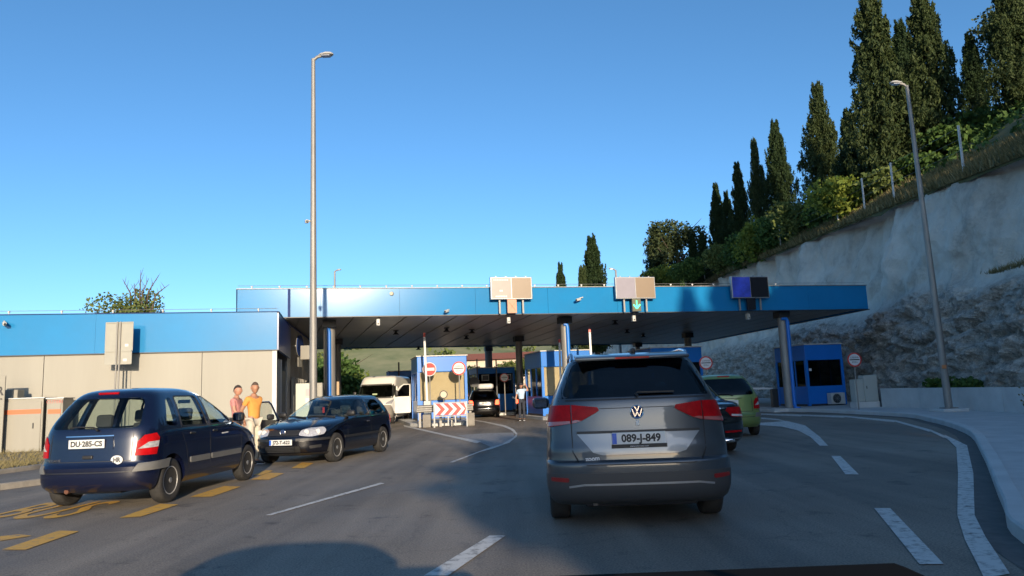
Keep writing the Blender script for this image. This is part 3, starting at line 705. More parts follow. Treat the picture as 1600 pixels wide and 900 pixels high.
# ---------------- black hatchback facing the camera
def build_hatch(name, label, pt, loc, rz, plate, dooropen=True, rearlit=False, tall=0.0, group=None, rear_plate='', detail=True, cabin=True):
    root = empty(name, loc, rz, label, 'car', group)
    T = tall
    sh = Shape([(.20,.80,.10,4.02),(.26,.835,.03,4.11),(.38,.862,.0,4.15),(.52,.866,.0,4.15),(.60,.864,.03,4.12),(.70,.862,.05,4.05),(.78,.858,.06,3.93),(.85,.850,.07,3.68),(.90,.842,.08,3.38),(.935,.83,.09,3.12),(.97,.82,.10,3.00),(1.10+T*.4,.765,.17,2.74),(1.22+T*.6,.705,.26,2.48),(1.33+T,.64,.37,2.24),(1.385+T,.58,.47,2.06),(1.415+T,.48,.60,1.86),(1.43+T,.36,.8,1.66),(1.437+T,.24,1.0,1.5)], Lr=.42, nr=3.0, Lf=.85, nf=2.4)
    z2 = 1.32+T
    rw = rnd([(-.62,.98),(.62,.98),(.53,z2-.02),(-.53,z2-.02)], .08)
    sw = [('S', rnd([(.62,.97),(1.42,.95),(1.48,z2),(.86,z2-.02)], .07)), ('S', rnd([(1.54,.94),(2.72,.945),(2.22,z2-.02),(1.58,z2)], .05))]
    wf = rnd([(-.70,.975),(.70,.975),(.56,z2+.03),(-.56,z2+.03)], .06)
    body = car_body(sh, 'body', pt, root, (.78, 3.28), .31, [('rear', rw), ('front', wf)]+sw, .74 if cabin else None, 2.95)
    if not cabin: pass
    sh.patch('rear_window', 'rear', [(u*1.04, v) for u, v in rw], GL_DARK, root, off=.003, thick=.008)
    sh.patch('windscreen', 'front', [(u*1.02, 1.16+(v-1.16)*1.03) for u, v in wf], GL_WIND, root, off=.001, thick=.008)
    for ch in 'LR':
        sh.patch('side_window', ch, sw[0][1], GL_DARK, root, off=-.004, thick=.008, step=.2)
        if not (dooropen and ch == 'R'): sh.patch('side_window', ch, sw[1][1], GL_CAR, root, off=-.006, thick=.008, step=.2)
        if detail:
            sh.strip('door_seam', ch, [(1.52,z2),(1.51,.30)], .009, BLKP, body, off=.001)
            sh.strip('door_seam', ch, [(2.80,.93),(2.78,.30)], .009, BLKP, body, off=.001)
            MB().box((sh.side(1.68,.80)*(1 if ch == 'R' else -1), 1.68, .80), (.03, .15, .03), bev=.01).build('door_handle', pt, root)
            sh.strip('rubbing_strip', ch, [(1.05,.52),(2.95,.52)], .05, BLKP, root, off=.010)
    for s in (1, -1):
        f = (lambda p: p) if s == 1 else mirror
        if detail:
            o = sh.patch('headlamp', 'wrapF', f(rnd([(.36,.62),(.60,.585),(.90,.625),(.93,.70),(.82,.775),(.50,.765),(.37,.72)], .06)), CLRL, root, off=.010, thick=.05, step=.05)
            for u in (.50, .73):
                p, n = sh.wrap(u*s, .68, True); p += n*.012
                MB().lathe([(0, .060), (.010, .052), (.012, .03)], c=p, axis='Y', seg=16).build('lamp_reflector', pmat('bright_reflector', (.62, .62, .6), .3), o)
            sh.patch('indicator_lamp', 'wrapF', f(rnd([(.60,.34),(.86,.36),(.86,.42),(.60,.40)], .02)), BLKP, root, off=.01)
        sh.patch('tail_lamp', 'wrap', f(rnd([(.60,.70),(.86,.70),(.88,.92+T*.4),(.64,.90+T*.4)], .05)), REDLIT if rearlit else REDL, root, off=.012, thick=.04)
    if detail:
        sh.patch('front_grille', 'front', rnd([(-.34,.62),(.34,.62),(.36,.73),(-.36,.73)], .03), BLKP, root, off=.006)
        gi = MB()
        for z in (.29, .32, .35, .38): gi.box((0, sh.front(0, z)+.006, z), (.62, .02, .012))
        sh.patch('lower_intake', 'front', rnd([(-.40,.27),(.40,.27),(.40,.40),(-.40,.40)], .02), pmat('intake_black', (.006, .006, .006), .8), root, off=.004)
        gi.build('intake_slats', BLKP, root)
        sh.patch('front_spoiler', 'wrapF', [(-1.05,.205),(1.05,.205),(1.05,.255),(-1.05,.255)], BLKP, root, off=.012, thick=.03)
        sh.strip('bumper_strip', 'wrapF', [(-1.1,.53),(-.32,.53)], .05, BLKP, root, off=.010)
        sh.strip('bumper_strip', 'wrapF', [(.32,.53),(1.1,.53)], .05, BLKP, root, off=.010)
        sh.strip('bonnet_seam', 'wrapF', [(-.95,.80),(-.33,.60),(.33,.60),(.95,.80)], .009, BLKP, body, off=.002)
        ring_badge(root, (0, sh.front(0,.685)+.010, .685), .062, 'front', CHROME)
        number_plate(root, (0, sh.front(0,.49)+.012, .485), 'front', plate, True)
        for a, b in (((-.60,.955),(.02,.985)), ((.02,.955),(.58,.985))): wiper(root, sh, [a, ((a[0]+b[0])/2, .985), b], 'front')
        MB().box((-.02, 2.30, z2-.10), (.22, .03, .06), bev=.02).build('interior_mirror', BLKP, root)
        MB().box((-.03, 2.34, z2-.22), (.05, .015, .13), bev=.005).build('hanging_air_freshener', SIGNR, root)
    if rear_plate: number_plate(root, (0, sh.rear(0,.78)-.02, .80), 'rear', rear_plate, False)
    for s in (-1, 1): mirror_part(root, sh, s, 2.62, .97, BLKP if detail else pt, (.13, .10, .13))
    if cabin:
        seats(root, [(-.35,1.95,1.05+T),(.35,1.95,1.05+T),(-.35,1.05,1.0+T),(.35,1.05,1.0+T)])
        steering(root, -.35, 2.50, .95)
    wheels4(root, sh, .78, 3.28, .31, .195, 9 if detail else 5, .862)
    underbody(root, .78, 3.28, .55, 4.0)
    if dooropen:   # right front door swung open, hinged at its front edge
        hx, hy = .80, 2.82; door = empty('open_door', (hx, hy, 0)); door.parent = root; door.rotation_euler = (0, 0, R(58))
        pan = MB(); outline = [(0,.26),(-1.22,.26),(-1.22,.92),(0,.92)]
        M = Matrix(((0,0,1,0),(1,0,0,0),(0,1,0,0),(0,0,0,1)))   # local x->y, y->z, z->x
        pan.prism_v(rnd(outline, .06), .09, M); pan.build('door_panel', pt, door, sm=30)
        fr = MB(); pts = [(.0,0,.92), (-.04,-.42,1.27), (-.06,-.60,1.335), (-.06,-1.12,1.33), (-.03,-1.20,1.24), (.02,-1.20,.92)]
        fr.tube([(x+.05, y, z) for x, y, z in pts], .022, 8); fr.build('window_frame', pt, door, sm=50)
        MB().add([(.05,-.03,.92),(.05,-1.19,.92),(.0,-1.15,1.30),(-.01,-.60,1.31),(.0,-.42,1.25),(.056,-.03,.92),(.056,-1.19,.92),(.006,-1.15,1.30),(-.004,-.60,1.31),(.006,-.42,1.25)], [(0,1,2,3,4),(9,8,7,6,5)]+[(i,(i+1)%5,(i+1)%5+5,i+5) for i in range(5)]).build('door_window', GL_CAR, door)
        MB().box((.15, -.18, .99), (.17, .10, .13), bev=.04).build('door_mirror', BLKP, door, sm=40)
        MB().box((-.02, -.62, .62), (.05, .9, .45), bev=.03).build('door_lining', pmat('grey_door_lining', (.12, .12, .12), .8), door)
    return root

# ---------------- black saloon
def build_saloon(label, loc, rz):
    root = empty('saloon_car', loc, rz, label, 'car', 'cars queuing towards the border booths')
    sh = Shape([(.22,.84,.12,4.70),(.30,.89,.03,4.82),(.45,.92,.0,4.86),(.60,.92,.0,4.86),(.70,.915,.02,4.80),(.80,.905,.03,4.62),(.90,.89,.05,4.1),(.96,.865,.09,3.75),(1.0,.83,.30,3.55),(1.02,.80,.62,3.48),(1.06,.77,.78,3.38),(1.20,.70,1.02,3.02),(1.34,.63,1.25,2.66),(1.40,.57,1.42,2.45),(1.43,.46,1.62,2.25),(1.445,.32,1.8,2.1)], Lr=.5, nr=2.8, Lf=.9, nf=2.4)
    rw = rnd([(-.60,1.06),(.60,1.06),(.50,1.33),(-.50,1.33)], .08)
    sw = [('S', rnd([(1.25,1.03),(2.10,1.02),(2.12,1.33),(1.55,1.31)], .05)), ('S', rnd([(2.18,1.02),(3.15,1.02),(2.72,1.31),(2.20,1.33)], .05))]
    body = car_body(sh, 'body', P_BLACK2, root, (1.02, 3.88), .34, [('rear', rw)]+sw, .82, 3.0)
    sh.patch('rear_window', 'rear', [(u*1.04, v) for u, v in rw], GL_DARK, root, off=.003, thick=.008)
    for ch in 'LR':
        for _, p in sw: sh.patch('side_window', ch, p, GL_DARK, root, off=-.006, thick=.008, step=.2)
    for s in (1, -1):
        f = (lambda p: p) if s == 1 else mirror
        o = sh.patch('tail_lamp', 'wrap', f([(.50,.84),(.62,.72),(1.10,.69),(1.14,.80),(.90,.90),(.55,.90)]), REDL, root, off=.010, thick=.04, step=.05)
        sh.patch('clear_stripe', 'wrap', f([(.62,.735),(1.06,.705),(1.08,.74),(.62,.77)]), SIGNW, o, off=.014, thick=.01)
        MB().box((s*.50, .05, .27), (.26, .10, .07), bev=.03).build('exhaust_tip', CHROME, root, sm=40)
        sh.patch('bumper_reflector', 'wrap', f([(.45,.42),(.85,.42),(.85,.455),(.45,.455)]), REDL, root, off=.01)
    sh.strip('boot_trim', 'rear', [(-.48,.885),(.48,.885)], .022, CHROME, root, off=.012)
    sh.patch('plate_recess', 'rear', [(-.34,.70),(.34,.70),(.38,.86),(-.38,.86)], GREYM, root, off=.006)
    sh.strip('diffuser_trim', 'rear', [(-.8,.30),(.8,.30)], .02, CHROME, root, off=.014)
    MB().box((0, 1.36, 1.31), (.28, .05, .05)).build('high_brake_lamp', REDLIT, root)
    for s in (-1, 1): mirror_part(root, sh, s, 2.95, 1.02, P_BLACK2)
    wheels4(root, sh, 1.02, 3.88, .34, .235, 5, .90); underbody(root, 1, 4, .6, 4.6)
    return root

# ---------------- white panel van facing the camera
def build_van(loc, rz):
    root = empty('panel_van', loc, rz, 'dirty white high-roof van facing the camera with its left front door open', 'van')
    sh = Shape([(.30,.92,.05,5.0),(.40,.97,.02,5.12),(.60,.99,.0,5.15),(.85,.995,.0,5.13),(1.00,.99,.0,5.06),(1.12,.985,.0,4.92),(1.22,.98,.0,4.76),(1.30,.975,.0,4.62),(1.70,.95,.0,4.32),(1.98,.93,.0,4.12),(2.10,.915,.0,4.00),(2.28,.89,.02,3.82),(2.38,.84,.06,3.68),(2.43,.72,.15,3.5),(2.45,.5,.3,3.2)], Lr=.12, nr=3, Lf=.5, nf=3.0)
    wf = rnd([(-.86,1.34),(.86,1.34),(.82,1.96),(-.82,1.96)], .08)
    sw = [('S', rnd([(3.5,1.35),(4.4,1.35),(4.0,1.9),(3.5,1.92)], .06))]
    body = car_body(sh, 'body', P_VAN, root, (.95, 4.25), .34, [('front', wf)]+sw, 1.0, 4.5)
    sh.patch('windscreen', 'front', [(u*1.02, v) for u, v in wf], glass('van_windscreen_glass', (.35, .38, .36), .03), root, off=.003, thick=.008)
    sh.strip('windscreen_seal', 'front', [(-.9,1.31),(.9,1.31),(.85,1.99),(-.85,1.99)], .05, BLKP, root, off=.004, closed=True)
    sh.patch('side_window', 'R', sw[0][1], GL_DARK, root, off=-.004, thick=.008, step=.3)
    sh.patch('front_bumper', 'wrapF', [(-1.25,.32),(1.25,.32),(1.25,.62),(.95,.95),(.60,.95),(.52,.66),(-.52,.66),(-.60,.95),(-.95,.95),(-1.25,.62)], pmat('dusty_bumper', (.22, .20, .17), .7, var=.15), root, off=.02, thick=.05, step=.1)
    g = sh.patch('grille', 'front', rnd([(-.45,.70),(.45,.70),(.50,.92),(-.50,.92)], .03), BLKP, root, off=.01)
    sh.patch('maker_mark', 'front', rnd([(-.22,1.02),(-.02,1.0),(.22,1.06),(.12,1.12),(-.14,1.12)], .05), pmat('rusty_orange_mark', (.5, .2, .1), .6), root, off=.006)
    for s in (1, -1):
        f = (lambda p: p) if s == 1 else mirror
        sh.patch('headlamp', 'wrapF', f(rnd([(.66,.98),(1.02,1.0),(1.15,1.22),(.98,1.20),(.72,1.08)], .03)), CLRL, root, off=.008, thick=.03)
        x = s*1.08
        mm = MB(); mm.box((x, 4.30, 1.50), (.17, .14, .32), bev=.05); mm.bar((s*.95, 4.25, 1.42), (x, 4.30, 1.40), .05); mm.build('side_mirror', BLKP, root, sm=40)
    MB().box((.0, 4.45, 1.44), (.25, .05, .20), bev=.02).build('dashboard_pennant', pmat('pale_green_cloth', (.35, .42, .25), .8), root)
    seats(root, [(-.5,3.5,1.7),(.5,3.5,1.7)]); steering(root, -.5, 4.0, 1.35)
    wheels4(root, sh, .95, 4.25, .34, .215, 5, .97); underbody(root, 1, 4, .6, 4.8)
    door = empty('open_door', (-.97, 4.32, 0)); door.parent = root; door.rotation_euler = (0, 0, R(-48))
    M = Matrix(((0,0,1,0),(1,0,0,0),(0,1,0,0),(0,0,0,1)))
    MB().prism_v(rnd([(0,.50),(-.95,.50),(-.95,1.34),(0,1.34)], .08), .07, M).build('door_panel', P_VAN, door, sm=30)
    MB().tube([(.035,0,1.34),(.02,-.35,1.82),(.01,-.55,1.95),(.01,-.92,1.95),(.035,-.93,1.34)], .035, 8).build('window_frame', P_VAN, door, sm=50)
    MB().add([(.03,-.03,1.34),(.03,-.9,1.34),(.01,-.9,1.93),(.01,-.55,1.93),(.04,-.03,1.34),(.04,-.9,1.34),(.02,-.9,1.93),(.02,-.55,1.93)], [(0,1,2,3),(7,6,5,4),(0,1,5,4),(1,2,6,5),(2,3,7,6),(3,0,4,7)]).build('door_window', GL_DARK, door)
    MB().box((.035+.02, -.48, .85), (.09, .75, .5), bev=.03).build('door_lining', BLKP, door)
    return root
# ------------------------------------------------------------------ ground, kerbs, markings
def struct(o, kind='structure'): o['kind'] = kind; return o
def sheet(name, polys, z, mat, grid=False):
    me = bpy.data.meshes.new(name); vs, fs = [], []
    for poly in polys:
        n = len(vs); vs += [(p[0], p[1], z) for p in poly]; fs.append(tuple(range(n, n+len(poly))))
    me.from_pydata(vs, [], fs); me.update()
    bm = bmesh.new(); bm.from_mesh(me)
    bmesh.ops.triangulate(bm, faces=bm.faces[:])
    for f in bm.faces:
        if f.normal.z < 0: f.normal_flip()
    bm.to_mesh(me); bm.free()
    return struct(link_mesh(name, me, mat))
sheet('ground', [[(-2500,-2500),(2500,-2500),(2500,4000),(-2500,4000)]], -.03, SOIL)
sheet('road', [[(-16,-60),(16,-60),(19,20),(22,60),(40,160),(-30,160),(-22,60),(-14,20)]], 0.0, ASPH)

def leaf_quads(pts, size, rng, flat=False, up=False):
    vs, fs = [], []
    for p, s in pts:
        a = Vector((rng.gauss(0,1), rng.gauss(0,1), rng.gauss(0,1)+ (1.2 if flat else 0))).normalized()
        if up:
            c = Vector((rng.gauss(0,.45), rng.gauss(0,.45), 1)).normalized(); b = c.cross(a).normalized()
            w, l = s*.34, s*rng.uniform(1.1, 2.2)*.6
        else:
            b = a.orthogonal().normalized(); b.rotate(Matrix.Rotation(rng.uniform(0, 6.28), 3, a)); c = a.cross(b); w, l = s*.5, s*rng.uniform(.8, 1.6)*.5
        n = len(vs)
        vs += [p-b*w*.3-c*l, p+b*w*.9-c*l*.1, p+b*w*.2+c*l, p-b*w*.9+c*l*.2]; fs.append((n, n+1, n+2, n+3))
    return vs, fs
def mesh_from(name, vs, fs, mat):
    me = bpy.data.meshes.new(name); me.from_pydata([tuple(v) for v in vs], [], fs); me.update(); me.materials.append(mat); return me

# right kerb line (bottom of the kerb at the road edge), from the photo
KP = [(1600,851),(1567,793),(1535,713),(1509,678),(1455,660),(1402,651),(1291,645),(1224,643)]
kerb = [U(px, py) for px, py in KP]
kerb = [Vector((3.2,-40,0)), Vector((3.2,-3,0)), Vector((3.3,3,0))] + kerb
kerb_sm = []
fx = pchip([(i, p.x) for i, p in enumerate(kerb)]); fy = pchip([(i, p.y) for i, p in enumerate(kerb)])
for i in range((len(kerb)-1)*5+1): kerb_sm.append(Vector((fx(i/5), fy(i/5), 0)))
end = kerb_sm[-1]
kerb_sm += [Vector((end.x-.25, end.y+.6, 0)), Vector((end.x-.1, end.y+1.5, 0)), Vector((end.x-.1, 50, 0)), Vector((end.x-.1, 75, 0))]
def offset_line(pts, d):
    out = []
    for i, p in enumerate(pts):
        a, b = pts[max(0, i-1)], pts[min(len(pts)-1, i+1)]; t = (b-a); t.z = 0; t.normalize(); out.append(p + Vector((t.y, -t.x, 0))*d)
    return out
def ribbon(name, line, w0, w1, z0, z1, mat, kind=True, parent=None):
    """a kerb: band between two offsets of a line, with real height"""
    A, B = offset_line(line, w0), offset_line(line, w1); vs, fs = [], []
    for a, b in zip(A, B): vs += [(a.x, a.y, z0), (a.x+0, a.y, z1-.02), (a.x+(b.x-a.x)*.12, a.y+(b.y-a.y)*.12, z1), (b.x, b.y, z1), (b.x, b.y, z0)]
    for i in range(len(A)-1):
        for k in range(4): fs.append((i*5+k, i*5+k+1, i*5+5+k+1, i*5+5+k))
    mb = MB().add(vs, fs); o = mb.build(name, mat, parent)
    return struct(o) if kind else o
KZ = .13
ribbon('kerb', kerb_sm, 0, .16, -.02, KZ+.012, CONC)
rk = offset_line(kerb_sm, .16)
pave = [(p.x, p.y) for p in rk] + [(24, 75), (20, 45), (18.2, 30), (16.6, 20), (16.5, 5), (16.5, -40)]
sheet('pavement', [pave], KZ, PAVE)
# dark gutter strip between the white edge line and the kerb
gut = [Vector((p.x, p.y, 0)) for p in kerb_sm if p.y > 2 and p.y < 33]
gi = offset_line(gut, -.26)
sheet('gutter', [[(a.x, a.y), (b.x, b.y), (d.x, d.y), (c.x, c.y)] for a, b, c, d in zip(gut, gut[1:], gi, gi[1:])], .004, pmat('dark_gutter_asphalt', (.11, .10, .09), .75, var=.3, vscale=5))

# left pavement and verge
lk = [Vector((-9.3, -40, 0)), Vector((-9.2, 5, 0)), U(0,766), U(77,756), Vector((-8.1, 18, 0)), Vector((-7.6, 23.5, 0)), Vector((-8.1, 27, 0)), Vector((-8.8, 45, 0))]
lkr = [p.copy() for p in lk][::-1]
ribbon('kerb', lkr, 0, .15, -.02, .11, KERBL)
lin = offset_line(lkr, .15)
sheet('pavement', [[(p.x, p.y) for p in lin] + [(-11.2, -40), (-11.1, 8), (-10.7, 13.5), (-10.3, 16), (-9.9, 22), (-10.5, 45)]], .10, ASPH)
up = [Vector((-9.9, 22, 0)), Vector((-10.3, 16, 0)), Vector((-10.7, 13.5, 0)), Vector((-11.1, 8, 0)), Vector((-11.2, -40, 0))]
ribbon('kerb', up, 0, .13, .05, .19, KERBL)
ui = offset_line(up, .13)
sheet('verge', [[(p.x, p.y) for p in ui] + [(-40, -40), (-40, 30), (-10.2, 30)]], .165, SOIL)

# painted markings: ground outlines measured on the photo
def mark(name, quads, mat, z=.008):
    return sheet(name, [[(U(px, py).x, U(px, py).y) for px, py in q] for q in quads], z, mat)
mark('white_lane_markings', [
    [(414,806),(424,806),(601,756),(594,755)],
    [(662,901),(700,901),(790,838),(765,838)],
    [(1366,795),(1391,795),(1475,883),(1437,883)],
    [(1299,713),(1313,713),(1342,742),(1321,742)],
    [(1180,661),(1207,660),(1229,658),(1258,665),(1281,683),(1294,697),(1281,697),(1266,683),(1247,673),(1222,667),(1180,664)],
    [(1182,652),(1215,655),(1230,659),(1216,657),(1182,654)],
    [(630,664),(640,666),(700,680),(752,690),(745,693),(690,680),(632,667)],
    [(702,723),(708,723),(752,706),(768,702),(796,692),(808,682),(807,678),(802,684),(785,694),(764,700)],
    [(736,655),(760,659),(790,665),(803,671),(809,679),(806,679),(798,672),(786,667),(756,660),(736,657)],
    ], WLINE)
mark('worn_white_gore', [[(713,680),(760,677),(803,676),(803,683),(790,692),(768,699),(752,692)]], WGORE, .004)
edge = [(1182,646),(1255,648),(1322,650),(1400,657),(1455,672),(1478,682),(1493,690)]
e2 = [(1494,694),(1511,696),(1521,740),(1523,806),(1540,840),(1578,898),(1590,910)]
e3 = [(1494,694),(1497,740),(1496,806),(1508,845),(1528,884),(1538,905)]
mark('white_edge_line', [[a, b, (b[0]-3, b[1]+3), (a[0]-2, a[1]+2)] for a, b in zip(edge, edge[1:])] + [[a, b, c, d] for a, b, c, d in zip(e3, e3[1:], e2[1:], e2)], WLINE)
mark('yellow_bay_marking', [
    [(297,777),(330,777),(376,761),(350,760)], [(186,810),(220,808),(279,789),(250,788)],
    [(3,860),(40,860),(124,831),(92,830)], [(0,846),(0,839),(30,836),(50,838)],
    [(392,750),(420,750),(444,740),(420,739)], [(395,743),(408,743),(427,736),(415,735)], [(455,732),(475,732),(490,724),(472,723)]], YLINE)
# stretched yellow BUS lettering on the asphalt
def road_text(s, corners, mat):
    cu = bpy.data.curves.new('t', 'FONT'); cu.body = s; cu.size = 1; cu.resolution_u = 4; cu.offset = .012
    t = bpy.data.objects.new('t', cu); C.objects.link(t); bpy.context.view_layer.update()
    me = bpy.data.meshes.new_from_object(t.evaluated_get(bpy.context.evaluated_depsgraph_get())); bpy.data.objects.remove(t); bpy.data.curves.remove(cu)
    xs = [v.co.x for v in me.vertices]; ys = [v.co.y for v in me.vertices]; x0, x1, y0, y1 = min(xs), max(xs), min(ys), max(ys)
    a, b, c, d = [U(*p) for p in corners]
    for v in me.vertices:
        u, w = (v.co.x-x0)/(x1-x0), (v.co.y-y0)/(y1-y0); p = (a*(1-u)+b*u)*(1-w) + (d*(1-u)+c*u)*w; v.co = Vector((p.x, p.y, .008))
    return struct(link_mesh('yellow_bus_lettering', me, mat))
mark('white_edge_line', [[(1476,680),(1495,689),(1511,697),(1511,700),(1494,700),(1478,684)]], WLINE, .013)
road_text('BUS', [(-40,812),(90,811),(196,783),(75,786)], YLINE)
# ------------------------------------------------------------------ rock cut and hillside
footx = pchip([(-80,15.5),(0,16.5),(15,16.4),(20,16.3),(28,16.9),(36,17.9),(50,19.0),(75,20.2),(100,20),(130,14),(160,4)])
topoff = pchip([(-80,3),(0,2.8),(26,2.2),(40,2.4),(60,2.4),(90,2.5),(160,2.5)])
toppx = pchip([(1040,460),(1100,441),(1200,402),(1300,362),(1400,322),(1500,283),(1600,245),(1700,205)])
def topz(Y):
    if Y < 25: return 8.7 + (25-Y)*.012
    X = footx(Y)+topoff(Y); px = 800+F*X/Y
    if px < 1050: px = 1050
    py = toppx(px)
    z = CAM_H + (horizon(px)-py)/F*Y*1.01
    return min(z, 13.0)
def hill_z(X, Y):
    """terrain beyond the rock's top edge"""
    xt = footx(Y)+topoff(Y); d = X-xt
    if d < 0: return topz(Y)
    z = topz(Y) + .62*min(d, 9) + .42*max(0, min(d, 40)-9) + .2*max(0, d-40)
    return z + 1.0*(noise.noise(Vector((X*.12, Y*.12, 3))))*min(1, d/4)
def build_rock():
    NS, NT = 760, 130; Y0, Y1 = -60.0, 150.0; vs = []; fs = []; att = []
    for i in range(NS+1):
        Y = Y0+(18-Y0)*i/60 if i < 60 else 18+(Y1-18)*((i-60)/(NS-60))**1.35
        x0, x1, zt = footx(Y), footx(Y)+topoff(Y), topz(Y)
        for j in range(NT+1):
            t = j/NT; z = zt*t
            zb = 4.9 + .7*noise.noise(Vector((Y*.13, 0, 5))) + .35*noise.noise(Vector((Y*.6, 0, 9)))
            rough = 1/(1+math.exp((z-zb)*5)); sm_ = 1-rough
            x = x0 + (x1-x0)*(t**1.15) + .95*sm_*(1-t)   # bench: upper concrete set back a little
            p = Vector((x, Y, z))
            g = noise.noise(Vector((Y*.11, z*.05, 1)))*1.1 + noise.noise(Vector((Y*.33, z*.12, 7)))*.5
            gl = -abs(noise.noise(Vector((Y*.16+3, z*.04, 4))))*1.3
            d = (g+gl*1.3)*.95*min(1, .35+t)
            d += sm_*(noise.noise(p*.5)*.55 + noise.noise(p*1.3)*.20 + noise.noise(p*3.1)*.06)
            v1 = noise.voronoi(Vector((Y*.75, z*1.15, x*.5)))[0]
            d += rough*(min(.5, v1[1]-v1[0])*.55 + noise.fractal(p*1.1, .9, 2.1, 4)*.30 + noise.noise(p*3.5)*.12)
            edge_f = 1 if t < .97 else .4
            st_ = z*1.05 + Y*.05 + noise.noise(p*.35)*1.3; fr_ = st_ - math.floor(st_)
            d += rough*(.34*min(fr_/.75, (1-fr_)/.25) - .12) + rough*(.16 if noise.noise(p*2.3) > .12 else 0) - rough*.45*max(0, -noise.noise(Vector((Y*.55, z*.25, 8)))-.15)
            vs.append((x - d*edge_f, Y + rough*noise.noise(p*1.3+Vector((9,9,9)))*.18, z + rough*noise.noise(p*1.9)*.10*min(1, z)))
            att.append(rough)
    for i in range(NS):
        for j in range(NT): a = i*(NT+1)+j; fs.append((a, a+1, a+NT+2, a+NT+1))
    me = bpy.data.meshes.new('rock_face'); me.from_pydata(vs, [], fs); me.update()
    A = me.attributes.new('rough_rock', 'FLOAT', 'POINT'); A.data.foreach_set('value', att)
    for p in me.polygons: p.use_smooth = att[p.vertices[0]] < .5
    o = struct(link_mesh('rock_face', me, ROCK)); return o
build_rock()
def build_hill():
    vs = []; fs = []; NS, NT = 150, 44
    for i in range(NS+1):
        Y = -60+210*i/NS
        for j in range(NT+1):
            t = j/NT; d = -.30 + 95*t**2.1; xt = footx(Y)+topoff(Y)
            z = hill_z(xt+d, Y) + .25*noise.noise(Vector((xt+d, Y, 0))*.6)
            if j == 0: z -= .35
            vs.append((xt+d, Y, z))
    for i in range(NS):
        for j in range(NT): a = i*(NT+1)+j; fs.append((a, a+NT+1, a+NT+2, a+1))
    me = bpy.data.meshes.new('hillside'); me.from_pydata(vs, [], fs); me.update()
    for p in me.polygons: p.use_smooth = True
    struct(link_mesh('hillside', me, HILLG))
build_hill()
def build_far_hills():
    """green slopes beyond the border post"""
    vs = []; fs = []; NX, NY = 90, 26
    prof = pchip([(-420,26),(-300,34),(-200,40),(-100,38),(-60,36),(0,34),(40,42),(80,58),(120,72),(200,80),(420,90)])
    for i in range(NX+1):
        X = -420+840*i/NX
        for j in range(NY+1):
            t = j/NY; Y = 180+300*t; h = prof(X*1.0)*(math.sin(min(1, t*1.25)*math.pi/2)**1.3)
            h += (noise.fractal(Vector((X*.012, Y*.012, 2)), .8, 2, 4)*7)*min(1, t*2)
            vs.append((X, Y, max(-.5, h-.5)))
    for i in range(NX):
        for j in range(NY): a = i*(NY+1)+j; fs.append((a, a+NY+1, a+NY+2, a+1))
    me = bpy.data.meshes.new('distant_hills'); me.from_pydata(vs, [], fs); me.update()
    for p in me.polygons: p.use_smooth = True
    struct(link_mesh('distant_hills', me, FARHILL))
    rng = random.Random(77); pts = []
    V = [Vector(v) for v in vs if 15 < v[0]+300 < 560 and v[2] > 3]
    for i in range(1500):
        c = rng.choice(V)+Vector((rng.uniform(-6, 6), rng.uniform(-6, 6), 0))
        if noise.noise(c*.02) < -.1: continue
        r = rng.uniform(1, 2.6)
        for k in range(16): pts.append((c+Vector((rng.gauss(0, r), rng.gauss(0, r), abs(rng.gauss(0, r*.7)))), rng.uniform(.8, 1.9)))
    lv, lf = leaf_quads(pts, 1, rng); tag(link_mesh('distant_woodland', mesh_from('distant_woodland', lv, lf, LF_OLIVE)), 'distant trees dotting the green slopes beyond the border post', 'woodland', kind='stuff')
build_far_hills()

# ------------------------------------------------------------------ foliage
def cypress_mesh(seed, mat, slim=1.0, n=420, loose=1.0):
    """unit cypress crown: height 1, radius about .12: upswept plumes"""
    rng = random.Random(seed); pts = []
    prof = lambda h: (.138*slim)*(min(1, (h+.03)*5)**.6)*(1-h)**.97*(1+.25*noise.noise(Vector((h*6, seed, 0))))
    for i in range(n):
        h = rng.random()**.95*.95; a = rng.uniform(0, 6.28)
        r = prof(h)*(1+.35*noise.noise(Vector((math.cos(a)*1.5, math.sin(a)*1.5, h*9+seed))))*loose
        rr = r*rng.uniform(.35, 1.0); base = Vector((math.cos(a)*rr, math.sin(a)*rr, h*.96+.02)); L = rng.uniform(.05, .10)*(1.15-h*.5)
        tip = base+Vector((math.cos(a)*.012, math.sin(a)*.012, L))
        for k in range(72):
            t = rng.random(); q = base.lerp(tip, t); w = .019*(1-t*.85)*(1.1-h*.75)
            pts.append((q+Vector((rng.gauss(0, w*.7), rng.gauss(0, w*.7), rng.gauss(0, .006))), rng.uniform(.005, .0115)))
    # dense heart
    for i in range(2600):
        h = rng.random()*.93+.02; a = rng.uniform(0, 6.28); r = prof(h)*.6*rng.random()**.5
        pts.append((Vector((math.cos(a)*r, math.sin(a)*r, h)), rng.uniform(.018, .03)*(1-h*.6)))
    vs, fs = leaf_quads(pts, 1, rng, up=True); return mesh_from('crown', vs, fs, mat)
CYP = [cypress_mesh(1, LF_CYP), cypress_mesh(2, LF_CYPL, 1.15), cypress_mesh(3, LF_CYP, .8), cypress_mesh(4, LF_CYPL, 1.0, loose=1.15)]
